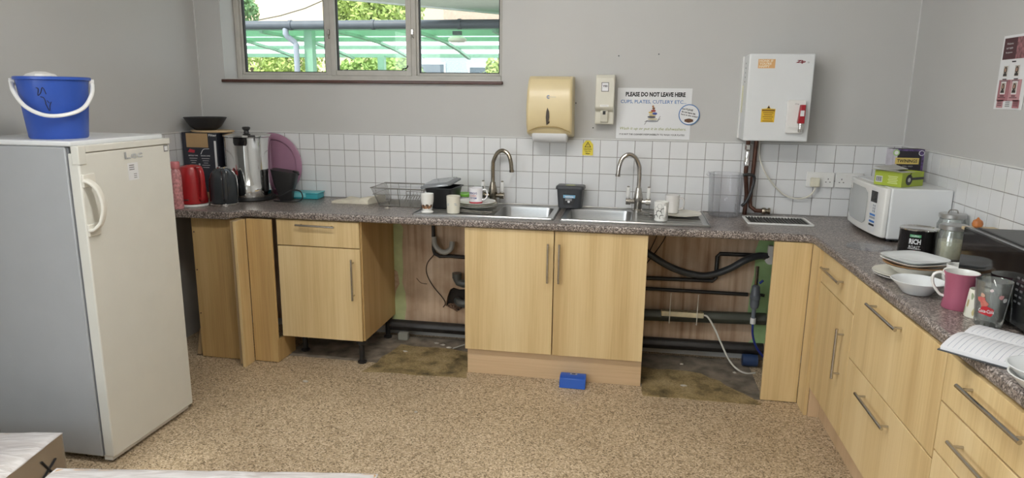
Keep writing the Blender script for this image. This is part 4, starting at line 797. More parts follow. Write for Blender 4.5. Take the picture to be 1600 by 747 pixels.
b = MB(); vs_ = []; lev = [(.036,.03,.001),(.042,.034,.01),(.047,.038,.05),(.064,.05,.10),(.076,.058,.16),(.082,.062,.19)]
for a_, b_, z_ in lev: vs_ += [(px, py_, z_ + (.012*(-px/.08) if z_ > .15 else 0)) for px, py_ in rrect(-a_,a_,-b_,b_,b_*.6,4)]
n = 20; fs_ = [(i*n+k, i*n+(k+1) % n, (i+1)*n+(k+1) % n, (i+1)*n+k) for i in range(len(lev)-1) for k in range(n)]; fs_ += [tuple(range(n)), tuple((len(lev)-1)*n+k for k in range(n))]
b.add(vs_, fs_).build('body', M('satin_black', (.02,.02,.021), .45), sc, smooth=40); MB().tube([(.06,-.02,.187),(.09,-.03,.18),(.098,-.03,.165)], .006, 8, 3).build('spout_tab', black_pl, sc)
tag(MB().tube([(-.085,-.245,W+.03),(-.06,-.27,W+.045),(0,-.285,W+.04),(.06,-.27,W+.075),(.11,-.25,W+.07),(.125,-.25,W+.03),(.10,-.265,W+.006),(.02,-.28,W+.005),(-.06,-.27,W+.006)], .004, 8, 6).build('black_cable', black_pl), 'black cable looping in front of the black scoop and teal box', 'cable')
tb = T('teal_box', 'small translucent teal plastic box against the tiles', 'box', (.07,-.082,W), 3); te = M('teal_plastic', (.05,.36,.42), .25, var=.1); 
MB().box(-.095,.095,-.055,.055,.001,.036).build('tub', te, tb, bevel=.006); MB().box(-.1,.1,-.06,.06,.0365,.044).build('lid', M('teal_lid', (.09,.46,.52), .25, var=.1), tb, bevel=.003); box('clasp', -.07, .02, -.0635, -.0605, .015, .04, M('teal_clasp', (.2,.58,.62), .3), tb)

# ------------------------------------------------------------------ cloth, rack, dishes on the left drainer
cl = T('folded_cloth', 'cream folded cloth lying flat beside the dish rack', 'cloth', (.462,-.165,W)); b = MB(); nx, ny = 16, 8; vs_ = []; fs_ = []
for lay in (0,1):
    for j in range(ny+1):
        for i in range(nx+1):
            a_, c_ = -.12+.24*i/nx, -.075+.15*j/ny; q = noise.noise(Vector((a_*14, c_*18, 3)))
            vs_.append((a_+.03*(c_/.075), c_, .0008 if lay else .022+.012*q+(.02 if i > nx-4 else 0)-(.012 if (i == 0 or j == 0) else 0)))
m1 = (nx+1)*(ny+1)
for j in range(ny):
    for i in range(nx): a = j*(nx+1)+i; fs_ += [(a,a+1,a+nx+2,a+nx+1), (m1+a,m1+a+nx+1,m1+a+nx+2,m1+a+1)]
for i in range(nx): fs_ += [(i,m1+i,m1+i+1,i+1), (ny*(nx+1)+i, ny*(nx+1)+i+1, m1+ny*(nx+1)+i+1, m1+ny*(nx+1)+i)]
for j in range(ny): a = j*(nx+1); fs_ += [(a,a+nx+1,m1+a+nx+1,m1+a), (a+nx,m1+a+nx,m1+a+2*nx+1,a+2*nx+1)]
b.add(vs_, fs_).build('cloth', M('cream_cloth', (.66,.62,.51), .9, var=.08, scale=20), cl, smooth=60)
rk = T('dish_rack', 'empty wire dish rack on the worktop against the tiles', 'dish rack', (.77,-.17,W)); wire_m = M('wire_steel', (.30,.29,.27), .35, .9)
def wire(b, pts, r=.0022, n=6, c=False): b.tube(pts, r, n, closed=c)
rim = MB(); top_r = [(-.175,-.13,.115),(.165,-.13,.115),(.165,.125,.115),(-.175,.125,.115)]; bot_r = [(-.135,-.10,.005),(.13,-.10,.005),(.13,.10,.005),(-.135,.10,.005)]
wire(rim, top_r, .0034, 8, True); wire(rim, [(a*.94,b_*.94,.075) for a,b_,c in top_r], .002, 6, True); wire(rim, bot_r, .003, 6, True); rim.build('rim', wire_m, rk)
lw = MB()
for k in range(13):
    t_ = k/12; y_ = -.12+.235*t_; yb = -.095+.19*t_; wire(lw, [(-.175,y_,.115),(-.135,yb,.005)], .0018); wire(lw, [(-.135,yb,.005),(.13,yb,.005)], .0016)
for k in range(5):
    t_ = k/4; x_ = -.17+.33*t_; xb = -.13+.255*t_; wire(lw, [(x_,-.13,.115),(xb,-.10,.005)], .0018); wire(lw, [(x_,.125,.115),(xb,.10,.005)], .0018)
for k in range(5): wire(lw, [(.165,-.12+.06*k,.115),(.13,-.095+.047*k,.005)], .0018)
lw.build('wire_cage', wire_m, rk)
hp = MB()
for k in range(9): x_ = -.02+.016*k; wire(hp, [(x_,-.06,.006),(x_+.03,-.045,.06),(x_+.03,.03,.06),(x_,.05,.006)], .0016)
hp.build('plate_hoops', wire_m, rk); cb = MB()
wire(cb, [(.05,-.125,.10),(.16,-.125,.10),(.16,-.06,.10),(.05,-.06,.10)], .0022, 6, True)
for k in range(6): wire(cb, [(.05+.022*k,-.125,.10),(.05+.022*k,-.12,.01)], .0015)
cb.build('cutlery_basket', wire_m, rk)

DZ = W+.0145
def rtub(b, levels, rr=.02, k=4):
    vs_ = []
    for a_, b_, z_ in levels: vs_ += [(px, py_, z_) for px, py_ in rrect(-a_,a_,-b_,b_,rr,k)]
    n = 4*(k+1); fs_ = [(i*n+j, i*n+(j+1) % n, (i+1)*n+(j+1) % n, (i+1)*n+j) for i in range(len(levels)-1) for j in range(n)]
    fs_ += [tuple(range(n)), tuple((len(levels)-1)*n+j for j in range(n))]; return b.add(vs_, fs_)
bt = T('food_tub', 'black food tub with a tilted smoky lid on the left drainer', 'tub', (1.045,-.265,DZ), -6)
rtub(MB(), [(.062,.08,0),(.066,.084,.01),(.084,.10,.115),(.092,.108,.118),(.092,.108,.122),(.084,.10,.122),(.08,.096,.11),(.06,.078,.008)]).build('tub', M('tub_black', (.014,.014,.015), .4), bt, smooth=40)
rtub(MB(), [(.094,.105,0),(.096,.107,.004),(.094,.105,.012),(.082,.093,.016),(.078,.089,.022)]).build('lid', smoke_pl, bt, loc=(-.015,-.005,.133), rot=(R(4),R(-8),0), smooth=40)
gt = T('green_lid_tub', 'small clear tub with bright green lid behind the black food tub', 'tub', (1.137,-.12,DZ)); MB().lathe([(0,0),(.045,0),(.052,.045),(.05,.045),(.043,.003),(0,.003)], 28).build('tub', clear_pl, gt, smooth=40); MB().lathe([(.054,.0455),(.056,.05),(.056,.06),(.05,.063),(.03,.060),(0,.06)], 28).build('lid', M('lime_lid', (.22,.58,.07), .35), gt)
def mug(name, label, x_, y_, z_, prof, m, hdl=None, rz=0, group=None, hm=None, hr=.006, caps=True):
    t = T(name, label, 'mug', (x_, y_, z_), rz, group); b = MB().lathe(prof, 36, caps=caps); b.build('body', m, t, smooth=40)
    if hdl: MB().tube([(a, 0, c) for a, c in hdl], hr, 10, 5, flat=(1.25,.85)).build('handle', hm or m, t)
    return t
def cupprof(r0, r1, h, w_=.003): return [(0,0),(r0*.9,0),(r0,.004),(r1,h-.001),(r1-w_/2,h),(r1-w_,h-.001),(r0-w_,.006),(0,.006)]
def band(t, z0, z1, rf, m, a0=0, a1=360, n=24, name='print'):
    vs_, fs_ = [], []
    for i in range(n+1):
        a = R(a0+(a1-a0)*i/n); vs_ += [(rf(z0)*math.cos(a), rf(z0)*math.sin(a), z0), (rf(z1)*math.cos(a), rf(z1)*math.sin(a), z1)]
    for i in range(n): fs_.append((2*i, 2*i+2, 2*i+3, 2*i+1))
    return MB().add(vs_, fs_).build(name, m, t, smooth=40)
def blot(t, rf, a, z, s, m, name='print_motif', n=9, seed=1, el=1.0):
    rn = random.Random(seed); pts = []
    for k in range(n):
        q = 2*math.pi*k/n; rr = s*rn.uniform(.7,1.15); da, dz = rr*math.cos(q)*el, rr*math.sin(q); zz = z+dz; r_ = rf(zz)+.0006; an = R(a)+da/r_; pts.append((r_*math.cos(an), r_*math.sin(an), zz))
    r_ = rf(z)+.0007; pts.append((r_*math.cos(R(a)), r_*math.sin(R(a)), z)); MB().add(pts, [(k, (k+1) % n, n) for k in range(n)]).build(name, m, t, smooth=0)
cu = mug('animal_cup', 'white footed cup with brown animal print at the drainer corner', 1.005, -.475, DZ-.004, [(0,0),(.034,0),(.036,.005),(.027,.012),(.029,.03),(.036,.065),(.037,.108),(.0355,.109),(.034,.107),(.033,.065),(.026,.03),(0,.02)], china)
rfc = lambda z: .029+(z-.03)*.2 if z > .012 else .03
for k in range(9): blot(cu, rfc, -150+15*k, .028+.006*(k%3), .011, M('animal_%d' % (k%3), ((.22,.11,.05),(.36,.18,.09),(.10,.07,.05))[k%3], .4), seed=k)
mg = mug('plain_mug', 'cream mug with faint lettering standing on the front of the drainer', 1.157, -.468, DZ-.004, cupprof(.037,.0395,.101), cream_ch); fp = M('faint_print', (.38,.42,.46), .5)
for a, z in ((-125,.055),(-128,.048),(-60,.058),(-55,.05)): band(mg, z, z+.004, lambda q: .0392, fp, a-10, a+10, 6)
def plate_prof(r, h=.016): return [(0,0),(r*.55,0),(r*.62,.002),(r*.98,h-.003),(r,h-.001),(r*.99,h),(r*.96,h-.001),(r*.62,.006),(r*.5,.004),(0,.004)]
for i, (rr, m_, lb, dx, dy) in enumerate(((.122,china,'lowest plate of the stack on the left drainer',0,0),(.12,cream_ch,'middle plate of the stack on the left drainer',.004,.002),(.118,china,'top plate of the left drainer stack, under the printed mug',-.003,.006))):
    tag(MB().lathe(plate_prof(rr), 44).build('plate', m_, loc=(1.252+dx,-.302+dy,DZ+.012+.0085*i), smooth=40), lb, 'plate', 'plates on the left drainer')
PZ = DZ+.012+.0085*2+.005
pm_ = mug('printed_mug', 'white mug with blue and red lettering and red base on the plates', 1.25, -.305, PZ, cupprof(.038,.0405,.092), M('mug_white', (.82,.81,.84), .15), [(.038,.078),(.058,.08),(.068,.062),(.064,.034),(.05,.02),(.037,.022)], 5)
band(pm_, .002, .010, lambda z: .0392, M('mug_red', (.50,.03,.05), .3), 0, 360, 36)
def wrap_text(t, s_, m, a0, z, w_, h_, rf, bold=.02):
    o = text(s_, m, t, (0,0,0), '+z', w_, h_, bold)
    for v in o.data.vertices:
        a, zz = v.co.x, z+v.co.y; r_ = rf(zz)+.0007; an = R(a0)+a/r_; v.co = (r_*math.cos(an), r_*math.sin(an), zz)
    return o
rm = lambda z: .038+.0025*z/.092
wrap_text(pm_, 'FRENCH\'S', M('navy_print', (.02,.03,.22), .4), -108, .062, .05, .012, rm); wrap_text(pm_, 'CLASSIC', M('salmon_print', (.65,.24,.20), .4), -108, .047, .044, .010, rm); wrap_text(pm_, 'SYSTEM', MATS['navy_print'], -108, .033, .044, .010, rm)
t = T('drinking_glass', 'clear tumbler behind the printed mug', 'glass', (1.226,-.142,DZ)); MB().lathe([(0,0),(.03,0),(.036,.11),(.034,.11),(.028,.006),(0,.006)], 28).build('tumbler', clear_gl, t, smooth=40)
# cutlery
def cutlery(kind, label, x_, y_, rz, z_=DZ, tilt=0):
    t = T(kind, label, kind, (x_, y_, z_), rz, 'cutlery on the drainers'); t.rotation_euler = (0, R(tilt), R(rz))
    MB().prism([(-.095,-.005),(-.09,-.0065),(-.02,-.003),(.03,-.0035),(.03,.0035),(-.02,.003),(-.09,.0065),(-.095,.005)], 0, .0022).build('handle', steel_m, t)
    if kind == 'fork':
        MB().prism([(.03,-.0035),(.04,-.011),(.055,-.0115),(.055,.0115),(.04,.011),(.03,.0035)], .0003, .002).build('head', steel_m, t)
        for k in range(4): MB().prism(rect(.074,-.0095+.0063*k,.038,.0032), .0003, .002).build('tine', steel_m, t)
    elif kind == 'spoon': MB().lathe([(0,.0),(.5,.001),(.9,.004),(1,.006),(.95,.0062),(.5,.003),(0,.0022)], 20, (.052,0,0), shape=lambda a: (.027,.018)).build('bowl', steel_m, t, smooth=50)
    else: MB().prism([(.03,-.0035),(.04,-.008),(.10,-.008),(.118,.004),(.10,.008),(.03,.006)], .0004, .0018).build('blade', steel_m, t)
for i, (kd, lb, x_, y_, rz) in enumerate((('fork','fork lying towards the front edge of the left sink',1.27,-.45,-14),('knife','knife lying across the fork on the left drainer',1.285,-.42,18),('spoon','spoon by the basin edge of the left sink',1.30,-.47,6),('knife','knife under the plate stack on the left drainer',1.255,-.455,-30),('fork','fork lying along the very front of the left drainer',1.30,-.485,-3))): cutlery(kd, lb, x_, y_, rz, DZ-.002+.0045*i, 2)
for i, (kd, lb, x_, y_, rz) in enumerate((('spoon','spoon beside the right basin',2.24,-.30,-60),('fork','fork on the right drainer by the tap',2.235,-.22,-35),('knife','knife on the right drainer behind the patterned mug',2.28,-.33,-50))): cutlery(kd, lb, x_, y_, rz, DZ-.002+.0045*i, 2)

# ------------------------------------------------------------------ between and right of the sinks
gt = T('tablet_tub', 'dark grey dishwasher tablet tub between the two taps', 'tub', (1.79,-.098,W+.0125), -3); tg = M('tub_grey', (.055,.058,.065), .4)
rtub(MB(), [(.068,.045,0),(.07,.047,.006),(.078,.053,.11),(.079,.054,.112)], .018).build('tub', tg, gt, smooth=40); rtub(MB(), [(.084,.058,.1125),(.085,.059,.118),(.083,.057,.13),(.078,.052,.134)], .018).build('lid', tg, gt, smooth=40)
FR = (R(85.5),0,0)
flat_poly('label', [(-.032,-.034),(.022,-.034),(.036,.0),(.036,.03),(.02,.044),(-.014,.044),(-.036,.034),(-.038,.0)], ink, gt, (0,-.0535,.055), FR, .0008); flat_poly('label_band', [(-.036,.0),(.034,.0),(.036,.018),(-.037,.018)], M('sky_blue', (.18,.42,.62), .4), gt, (0,-.0555,.062), FR); text('tablets', paper, gt, (0,-.0565,.071), FR, .05, .012, .03)
for k in range(3): flat_poly('label_icon', ngon(0,0,.0075,14), paper, gt, (-.022+.019*k,-.0535+.001*k*0,.035+(.005 if k == 1 else 0)), FR, .0022)
for k in range(2): flat_poly('label_line', rect(0,0,.04,.004), MATS['print_grey'], gt, (-.004,-.0548,.056-.008*k), FR)
flat_poly('lid_mark', [(a*.03,b*.014) for a,b in ngon(0,0,1,16)], M('lid_yellow', (.55,.55,.20), .5), gt, (0,-.01,.1342), (0,0,0), .001)
mc = mug('patterned_mug', 'white mug with black circle pattern at the front of the right drainer', 2.315, -.432, DZ-.004, cupprof(.036,.039,.107), china, [(.036,.085),(.052,.084),(.058,.06),(.05,.03),(.036,.025)], -70)
for i, (a, z, s) in enumerate(((-35,.085,.013),(-5,.06,.014),(15,.09,.012),(-40,.045,.015),(-60,.07,.011),(-15,.025,.013),(20,.04,.014),(-65,.025,.012))):
    ring = []
    for k in range(14):
        q = 2*math.pi*k/13*(.62 if i % 2 else 1); r_ = .0395; an = R(a)+s*math.cos(q)/r_; ring.append((r_*math.cos(an), r_*math.sin(an), z+s*math.sin(q)))
    MB().tube(ring, .0014 if i % 2 else .0008, 6).build('circle_print', M('mug_black', (.03,.03,.03), .4) if i % 2 else M('mug_grey', (.35,.36,.36), .4), mc)
tag(MB().lathe(plate_prof(.125,.012), 44).build('plate', cream_ch, loc=(2.425,-.235,DZ), smooth=40), 'single cream plate lying flat on the right drainer', 'plate')
mug('white_mug', 'plain off-white mug standing on the single plate of the right drainer', 2.385, -.205, DZ+.006, cupprof(.038,.041,.104), M('mug_offwhite', (.76,.74,.72), .2), [(.039,.085),(.058,.086),(.066,.062),(.06,.03),(.038,.022)], -12)
jg = T('measuring_jug', 'large clear plastic jug with black handle by the boiler pipes', 'jug', (2.685,-.115,W+.001), 0); MB().lathe([(0,0),(.082,0),(.088,.008),(.097,.245),(.095,.245),(.086,.01),(0,.006)], 44).build('jug', clear_pl, jg, smooth=40); MB().tube([(.097*math.cos(2*math.pi*k/44), .097*math.sin(2*math.pi*k/44), .245) for k in range(44)], .002, 6, closed=True).build('rim', clear_pl, jg)
MB().tube([(.09,-.004,.238),(.115,-.006,.243),(.145,-.01,.238),(.152,-.01,.21),(.14,-.01,.14),(.118,-.008,.085),(.096,-.004,.06)], .0105, 10, 5, flat=(1.15,.85)).build('handle', black_pl, jg); MB().tube([(-.093,0,.235),(-.108,0,.245)], .012, 8).build('lip', clear_pl, jg)

# ------------------------------------------------------------------ right-hand worktop
mw_ = T('white_microwave', 'white microwave oven facing left in the right corner', 'microwave', (3.48,-.445,W)); HY = .268
box('body', -.115, .155, -HY, HY, .016, .262, white_en, mw_, bevel=.008, seg=3)
def front_curve(y_): return -.145-.018*math.cos(y_/HY*math.pi/2)
fp_ = [( -.1155,-HY+.003),(-.1155,HY-.003)]+[(front_curve(HY*(1-2*k/14))+.006*(abs(1-2*k/14) > .99), HY*.985*(1-2*k/14)) for k in range(15)]
dr_ = MB().prism(fp_, .02, .26).build('door', white_pl, mw_, bevel=.006, seg=3)
def fpos(y_, z_, off=.0012): return (front_curve(y_)-off, y_, z_)
def curved_patch(nm, y0, y1, z0, z1, m, off, par, r=.02):
    vs_, fs_ = [], []; n = 8
    for i in range(n+1):
        yy = y0+(y1-y0)*i/n; e = r*(1-math.sqrt(max(0, 1-(max(0, abs(2*i/n-1)-.7)/.3)**2))) if r else 0
        vs_ += [fpos(yy, z0+e, off), fpos(yy, z1-e, off)]
    for i in range(n): fs_.append((2*i, 2*i+1, 2*i+3, 2*i+2))
    return MB().add(vs_, fs_).build(nm, m, par, smooth=60)
curved_patch('window_glass', -.09, .215, .055, .235, M('micro_window', (.50,.52,.52), .2, var=.03), .002, dr_)
cp = curved_patch('control_panel', -.215, -.125, .035, .245, M('panel_white', (.74,.75,.76), .3), .0016, dr_, .03); curved_patch('display', -.205, -.135, .18, .235, black_gl, .0024, cp, 0)
for k in range(3):
    for j in range(3): MB().lathe([(0,0),(.006,.0),(.006,.0012),(0,.0015)], 8, (front_curve(-.17)-.0022,-.15-.02*k,.165-.014*j), axis='x').build('button', M('btn_grey', (.35,.37,.42), .4), cp)
for j, (z_, m_) in enumerate(((.118,M('btn_blue',(.05,.20,.55),.4)),(.104,MATS['btn_grey']),(.085,MATS['btn_blue']),(.068,ink))): curved_patch('button_row', -.20, -.14, z_-.005, z_+.005, m_, .0024, cp, 0)
curved_patch('maker_badge', .17, .20, .205, .235, white_pl, .0035, dr_, 0)
for sx in (-.09,.13):
    for sy in (-.23,.23): MB().lathe([(.014,0.0005),(.016,.016)], 10, (sx,sy,0)).build('foot', black_pl, mw_)
box('lower_shadow_slab', -.112, .15, -HY+.004, HY-.004, .0125, .0158, dark_gr, mw_)  # dark slab added to stand in for the shade under the body
MZ = W+.2625
lime = M('lime_card', (.36,.45,.045), .5, var=.04)
gb_ = T('green_carton', 'open lime green carton with a pan picture on the white microwave', 'box', (3.44,-.565,MZ), 38); MB().box(-.085,.085,-.07,.07,.0005,.002).box(-.085,-.0835,-.07,.07,.002,.07).box(.0835,.085,-.07,.07,.002,.07).box(-.0835,.0835,-.07,-.0685,.002,.07).box(-.0835,.0835,.0685,.07,.002,.07).build('tray', lime, gb_)
box('inner_sleeve', -.08, .08, -.066, .066, .002, .064, M('grey_card', (.5,.5,.47), .7), gb_); MB().box(-.085,.085,.0,.07,-.001,.001).build('flap', MATS['grey_card'], gb_, loc=(0,.012,.074), rot=(R(12),0,0)); MB().box(-.03,.0,-.069,.069,-.001,.001).build('flap', MATS['grey_card'], gb_, loc=(-.085,0,.072), rot=(0,R(15),0))
pr2 = MB().lathe([(0,0),(.024,0),(.026,.0012),(.02,.0014),(0,.0014)], 20, axis='y').build('pan_print', black_pl, gb_, loc=(-.03,-.07,.034)); MB().box(-.01,.085,-.0722,-.0702,.032,.044).build('pan_handle_print', black_pl, gb_); MB().tube([(-.03,-.0715,.05),(-.018,-.0715,.066)], .002, 6).build('pan_handle_print', black_pl, gb_)
flat_poly('egg_print', ngon(0,0,.011,12), MATS['print_grey'], gb_, (-.03,-.0716,.034)); flat_poly('barcode', rect(0,0,.034,.03), paper, gb_, (-.0853,.045,.03), (R(90),0,R(-90)))
for k in range(6): flat_poly('barcode_bar', rect(0,0,.0025,.024), ink, gb_, (-.0862,.033+.005*k,.03), (R(90),0,R(-90)))
for k in range(5): flat_poly('print_line', rect(0,0,.05-.008*(k%2),.0035), M('pale_lime', (.62,.68,.32), .5), gb_, (-.0853,-.025,.048-.008*k), (R(90),0,R(-90)))
tw = T('tea_box', 'black and purple tea box with gold name band on the microwave', 'box', (3.53,-.36,MZ), 4); box('carton', -.075, .075, -.04, .04, .0005, .165, M('tea_black', (.018,.014,.022), .45), tw, bevel=.0015); box('pale_side', -.0756, -.075, -.0395, .0395, .001, .164, M('tea_lilac', (.52,.50,.56), .5, var=.15, scale=30), tw)
flat_poly('front_edge', rect(0,0,.02,.165), MATS['tea_lilac'], tw, (-.065,-.0402,.0825)); flat_poly('purple_corner', [(.008,-.08),(.02,-.08),(.02,.08),(.006,.08),(.010,.0)], M('tea_purple', (.09,.055,.16), .5, var=.8, scale=70), tw, (.054,-.0402,.083)); flat_poly('purple_corner', [(-.07,.008),(.07,.006),(.07,.016),(-.07,.016)], MATS['tea_purple'], tw, (0,-.0402,.148))
flat_poly('name_band', rect(0,0,.115,.032), M('gold_band', (.66,.50,.14), .4), tw, (-.006,-.041,.105)); text('TWININGS', ink, tw, (-.006,-.0422,.105), '-y', .098, .017, .02)
flat_poly('round_badge', ngon(0,0,.016,20), M('badge_green', (.35,.55,.22), .5), tw, (-.062,-.0412,.146)); flat_poly('round_badge', ngon(0,0,.010,20), paper, tw, (-.062,-.042,.146)); flat_poly('round_badge', ngon(0,0,.014,20), paper, tw, (.06,-.0412,.146)); flat_poly('round_badge', ngon(0,0,.011,20), MATS['tea_purple'], tw, (.06,-.042,.146)); text('EARL GREY', MATS['print_grey'], tw, (0,-.041,.078), '-y', .05, .007)
cn = T('coffee_tin', 'black rich roast coffee tin with silver rim', 'tin', (3.425,-.915,W), 0); 
MB().lathe([(0,.0008),(.074,.0008),(.0745,.004),(.0745,.106),(.076,.108)], 44).build('can', M('tin_black', (.012,.011,.012), .22), cn, smooth=40); MB().lathe([(.0745,.1082),(.077,.109),(.077,.113),(.074,.115),(.071,.112),(.068,.109),(0,.109)], 44).build('rim', chrome_m, cn, smooth=50)
rc = lambda z: .0747
ca = -118
wrap_text(cn, 'RICH', paper, ca, .062, .046, .024, rc, .035); wrap_text(cn, 'ROAST', paper, ca, .037, .044, .013, rc, .0); band(cn, .081, .093, lambda z: .0752, M('tin_green', (.12,.40,.20), .4), ca-17, ca+17, 10, 'label_patch'); wrap_text(cn, 'coffee', paper, ca, .087, .03, .006, lambda z: .0754)
blot(cn, rc, ca, .014, .012, M('tin_red', (.35,.02,.04), .4), n=12, seed=4); band(cn, .028, .0295, lambda z: .0752, paper, ca-20, ca+20, 10, 'label_line')
def jar(label, x_, y_, h_, fill, clip):
    t = T('storage_jar', label, 'jar', (x_, y_, W), 0, 'glass storage jars'); MB().lathe([(0,.001),(.054,.001),(.058,.008),(.058,h_-.05),(.05,h_-.03),(.05,h_-.022),(.047,h_-.022),(.047,h_-.03),(.055,h_-.05),(.055,.01),(0,.006)], 36).build('glass', clear_gl, t, smooth=40)
    MB().lathe([(0,.008),(.053,.012),(.053,fill),(.03,fill+.006),(0,fill+.004)], 28).build('contents', M('oat_fill', (.62,.58,.42), .9, var=.12, scale=60), t)
    MB().lathe([(.052,h_-.021),(.055,h_-.019),(.055,h_-.003),(.05,h_),(0,h_)], 36).build('lid', M('jar_lid', (.50,.50,.49), .3, .8), t)
    if clip: MB().tube([(-.02,0,h_),(-.014,0,h_+.014),(.014,0,h_+.014),(.02,0,h_)], .003, 6, 3).build('lid_handle', steel_m, t)
jar('front glass jar with silver lid beside the coffee tin', 3.515, -1.035, .155, .085, False); jar('back glass jar with silver lid near the tiled wall', 3.575, -.87, .178, .10, True)
t = T('wooden_board', 'pale wooden board leaning flat behind the black microwave', 'board', (3.57,-1.158,W)); box('board', -.06, .065, -.05, .05, .15, .163, M('bamboo', (.62,.50,.30), .5), t, bevel=.003); box('block', .0, .06, -.04, .02, .0008, .1495, M('bamboo_dark', (.5,.38,.22), .5), t)
t = T('onion', 'small brown onion on the pale board', 'onion', (3.55,-1.15,W+.1632)); MB().lathe([(0,0),(.008,.001),(.018,.008),(.0205,.018),(.017,.030),(.006,.038),(.003,.044),(0,.045)], 20).build('bulb', M('onion_skin', (.48,.17,.05), .35, var=.15, scale=40, stretch=(3,3,.3)), t)
tag(MB().lathe([(0,.0),(.094,.0),(.097,.003),(.095,.009),(.088,.009),(.086,.004),(0,.004)], 44).build('clear_lid', clear_pl, loc=(3.245,-.86,W+.001), smooth=40), 'clear round plastic lid lying before the white microwave', 'lid')
tag(MB().tube([(3.62,-1.38,W+.001),(3.62,-1.38,W+.26),(3.62,-1.395,W+.275),(3.62,-1.43,W+.275)], .006, 8, 3).build('trivet_frame', wire_m), 'grey wire rack end standing behind the black microwave', 'rack')
# plates and bowls
def sq(n_=4): return lambda a: 1/((abs(math.cos(a))**n_+abs(math.sin(a))**n_)**(1/n_))
PX, PY = 3.222, -1.40
stack = [('plate', 'round white plate at the bottom of the crockery stack', china, plate_prof(.125,.014), None, 0, 0, 0, 0), ('plate', 'cream plate second from the bottom of the crockery stack', cream_ch, plate_prof(.122,.014), None, -.008, .0, .009, 0),
 ('soup_bowl', 'white soup bowl in the middle of the crockery stack', china, [(0,0),(.045,0),(.06,.006),(.10,.036),(.104,.04),(.10,.04),(.058,.011),(0,.006)], None, .01, -.01, .016, 0),
 ('soup_bowl', 'brown-rimmed bowl in the crockery stack', M('brown_rim', (.36,.19,.07), .3), [(0,0),(.05,0),(.07,.006),(.11,.022),(.115,.024),(.11,.026),(.066,.011),(0,.006)], None, .015, -.01, .037, 0),
 ('plate', 'second plate from the top of the crockery stack, white and squarish', china, [(0,0),(.06,0),(.075,.003),(.098,.015),(.100,.017),(.097,.018),(.073,.007),(0,.005)], sq(), .01, -.005, .056, 22), ('plate', 'squarish white plate on top of the crockery stack', china_b, [(0,0),(.06,0),(.075,.003),(.098,.016),(.100,.018),(.097,.019),(.073,.008),(0,.006)], sq(), .012, .0, .066, 25)]
for nm, lb, m_, prf, sh, dx, dy, dz, rz in stack:
    tag(MB().lathe(prf, 48, shape=sh).build(nm, m_, loc=(PX+dx, PY+dy, W+.0008+dz), rot=(0,0,R(rz)), smooth=45), lb, 'plate' if nm == 'plate' else 'bowl', 'stacked crockery on the right worktop')
tag(MB().lathe([(0,0),(.04,0),(.048,.004),(.068,.03),(.086,.046),(.088,.049),(.085,.05),(.066,.035),(.044,.008),(0,.006)], 44).build('cereal_bowl', china_b, loc=(3.165,-1.63,W+.0008), smooth=45), 'white cereal bowl in front of the crockery stack', 'bowl')
pk = mug('pink_mug', 'tall pink mug with white handle and white inside', 3.232, -1.787, W+.0008, [(0,0),(.046,0),(.048,.004),(.043,.045),(.045,.085),(.052,.122),(.0505,.123)], M('pink_glaze', (.36,.10,.16), .22), [(.044,.108),(.062,.116),(.08,.104),(.078,.074),(.058,.044),(.043,.036)], 165, hm=china, hr=.0055, caps=False)
MB().lathe([(.0505,.123),(.049,.1222),(.0425,.085),(.041,.045),(.044,.008),(0,.006)], 36, caps=False).build('inner_glaze', china, pk, smooth=40)
bm_ = mug('blue_band_mug', 'white mug with blue patch half hidden behind the pink mug', 3.335, -1.532, W+.0008, cupprof(.036,.04,.09), china, [(.038,.075),(.055,.075),(.06,.05),(.05,.025),(.037,.02)], 200)
band(bm_, .04, .06, lambda z: .0392, M('mug_sky', (.18,.50,.62), .3), -160, -120, 8)
lc = mug('leaf_cup', 'small tapered cup with green leaf print behind the patterned tumbler', 3.252, -1.876, W+.0008, [(0,0),(.036,0),(.037,.004),(.030,.088),(.029,.09),(.028,.088),(.034,.006),(0,.006)], M('leaf_china', (.70,.69,.60), .3)); rl = lambda z: .0373-.084*z
for k in range(10): blot(lc, rl, -190+19*k, .02+.025*(k%3), .013, M('leaf_print_%d' % (k%2), ((.30,.34,.22),(.45,.38,.18))[k%2], .5), n=8, seed=k+20, el=.4)
gl = T('printed_tumbler', 'clear tumbler with red logo print at the right', 'glass', (3.247,-1.957,W+.0008), 0); MB().lathe([(0,0),(.036,0),(.0375,.003),(.049,.142),(.0475,.1425),(.0455,.14),(.0345,.018),(0,.014)], 40).build('tumbler', clear_gl, gl, smooth=40); rg = lambda z: .0375+.0115*z/.142
MB().lathe([(0,.019),(.034,.019),(.0425,.105),(0,.105)], 28).build('contents', glass('milky_water', (.9,.92,.9), .1, .78, .05, (.7,.7,.68)), gl)
blot(gl, rg, -130, .052, .016, M('cola_red', (.50,.02,.03), .35), n=12, seed=3, el=1.5); wrap_text(gl, 'Coca-Cola', paper, -130, .052, .042, .011, lambda z: rg(z)+.001, .01)
for k, (a, z, s, c) in enumerate(((-150,.085,.012,(.50,.12,.10)),(-146,.10,.007,(.55,.34,.25)),(-138,.075,.012,(.52,.16,.12)),(-85,.10,.008,(.6,.3,.3)),(-120,.118,.006,(.7,.6,.6)),(-70,.09,.009,(.6,.6,.58)))): blot(gl, rg, a, z, s, M('tumbler_print_%d' % k, c, .5), n=9, seed=k+40)
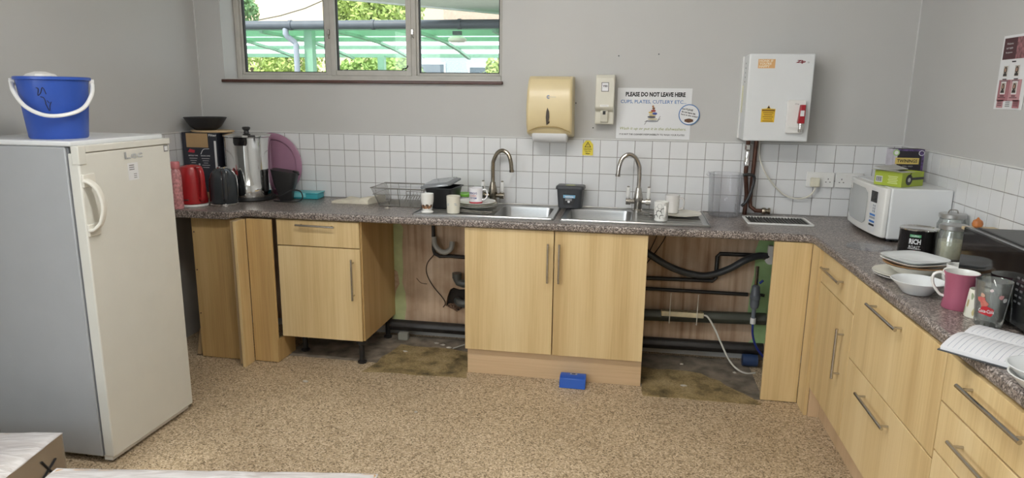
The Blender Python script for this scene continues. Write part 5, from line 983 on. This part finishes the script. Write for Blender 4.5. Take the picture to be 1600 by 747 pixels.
# black microwave
bmw = T('black_microwave', 'glossy black microwave at the right edge reflecting the plates', 'microwave', (3.307,-1.585,W), -1.5); BW, BD, BH = .48, .31, .242
box('body', .022, BD, -BW, 0, .012, BH-.004, M('micro_black', (.02,.02,.021), .35), bmw, bevel=.004); dk = box('door_glass', 0, .0215, -BW, 0, .014, BH, black_gl, bmw, bevel=.004)
MB().box(.04,.05,-BW+.01,-.01,BH-.0038,BH-.001).build('top_groove', M('groove', (.05,.05,.05), .5), bmw)
for k in range(5):
    for j in range(2): flat_poly('key_mark', rect(0,0,.014,.006), M('key_grey', (.10,.10,.105), .5), dk, (-.0003,-.40-.025*j,.16-.018*k), '-x')
for sx in (.04,.22):
    for sy in (-.44,-.04): MB().lathe([(.012,.0006),(.013,.0118)], 10, (sx,sy,0)).build('foot', black_pl, bmw)
# notebook
nb = T('open_notebook', 'open lined notebook lying over the worktop edge', 'notebook', (3.19,-2.192,W+.001), 46)
b = MB().box(-.155,.145,-.115,.115,.0,.003); b.build('cover', dark_gr, nb)
def pages(x0, x1, hmax, nm, lift):
    n = 14; pr3 = [(x0+(x1-x0)*k/n, .0035+hmax*math.sin(math.pi*min(.98,(.12+.62*(k/n if lift else 1-k/n))))+.0) for k in range(n+1)]
    poly = [(x0,.0033)]+pr3+[(x1,.0033)]; return MB().prism([(a, z) for a, z in poly], -.11, .11, 'xz').build(nm, M('page_paper', (.72,.73,.76), .7, var=.02), nb, smooth=30)
lf = pages(-.15, -.002, .026, 'page_block', True); rg_ = pages(-.001, .14, .026, 'page_block', False)
ruled = M('ruled_line', (.42,.46,.55), .6)
for blk, x0, x1, lift in ((lf,-.145,-.012,True), (rg_,.01,.135,False)):
    for k in range(15):
        y_ = .095-.0135*k; pts = []
        for q in range(6):
            f = .05+.9*q/5; f2 = (x0+(x1-x0)*q/5 - (-.15 if lift else -.001))/(.148 if lift else .141); z_ = .0035+.026*math.sin(math.pi*min(.98,(.12+.62*(f2 if lift else 1-f2)))); pts.append((x0+(x1-x0)*q/5, y_, z_+.0002))
        MB().tube(pts, .0006, 4).build('ruled_line', ruled, blk)
for k in range(7):
    x0 = .03+.012*(k%3); y_ = -.10+.009*k; pts = [(x0+.009*q, y_+random.uniform(-.003,.003), .0298-.0008*q) for q in range(8)]; MB().tube(pts, .0007, 4).build('handwriting', ink, rg_)
tag(MB().lathe([(0,0),(.045,0),(.055,.005),(.078,.03),(.082,.033),(.078,.034),(.052,.01),(0,.007)], 44).build('side_dish', china, loc=(3.146,-2.462,W+.001), smooth=45), 'lower white dish cut off by the right edge of the picture', 'dish', 'dishes at the right edge')
tag(MB().lathe([(0,0),(.045,0),(.055,.005),(.078,.03),(.082,.033),(.078,.034),(.052,.01),(0,.007)], 44).build('side_dish', china_b, loc=(3.143,-2.455,W+.021), smooth=45), 'upper white dish stacked at the right edge of the picture', 'dish', 'dishes at the right edge')
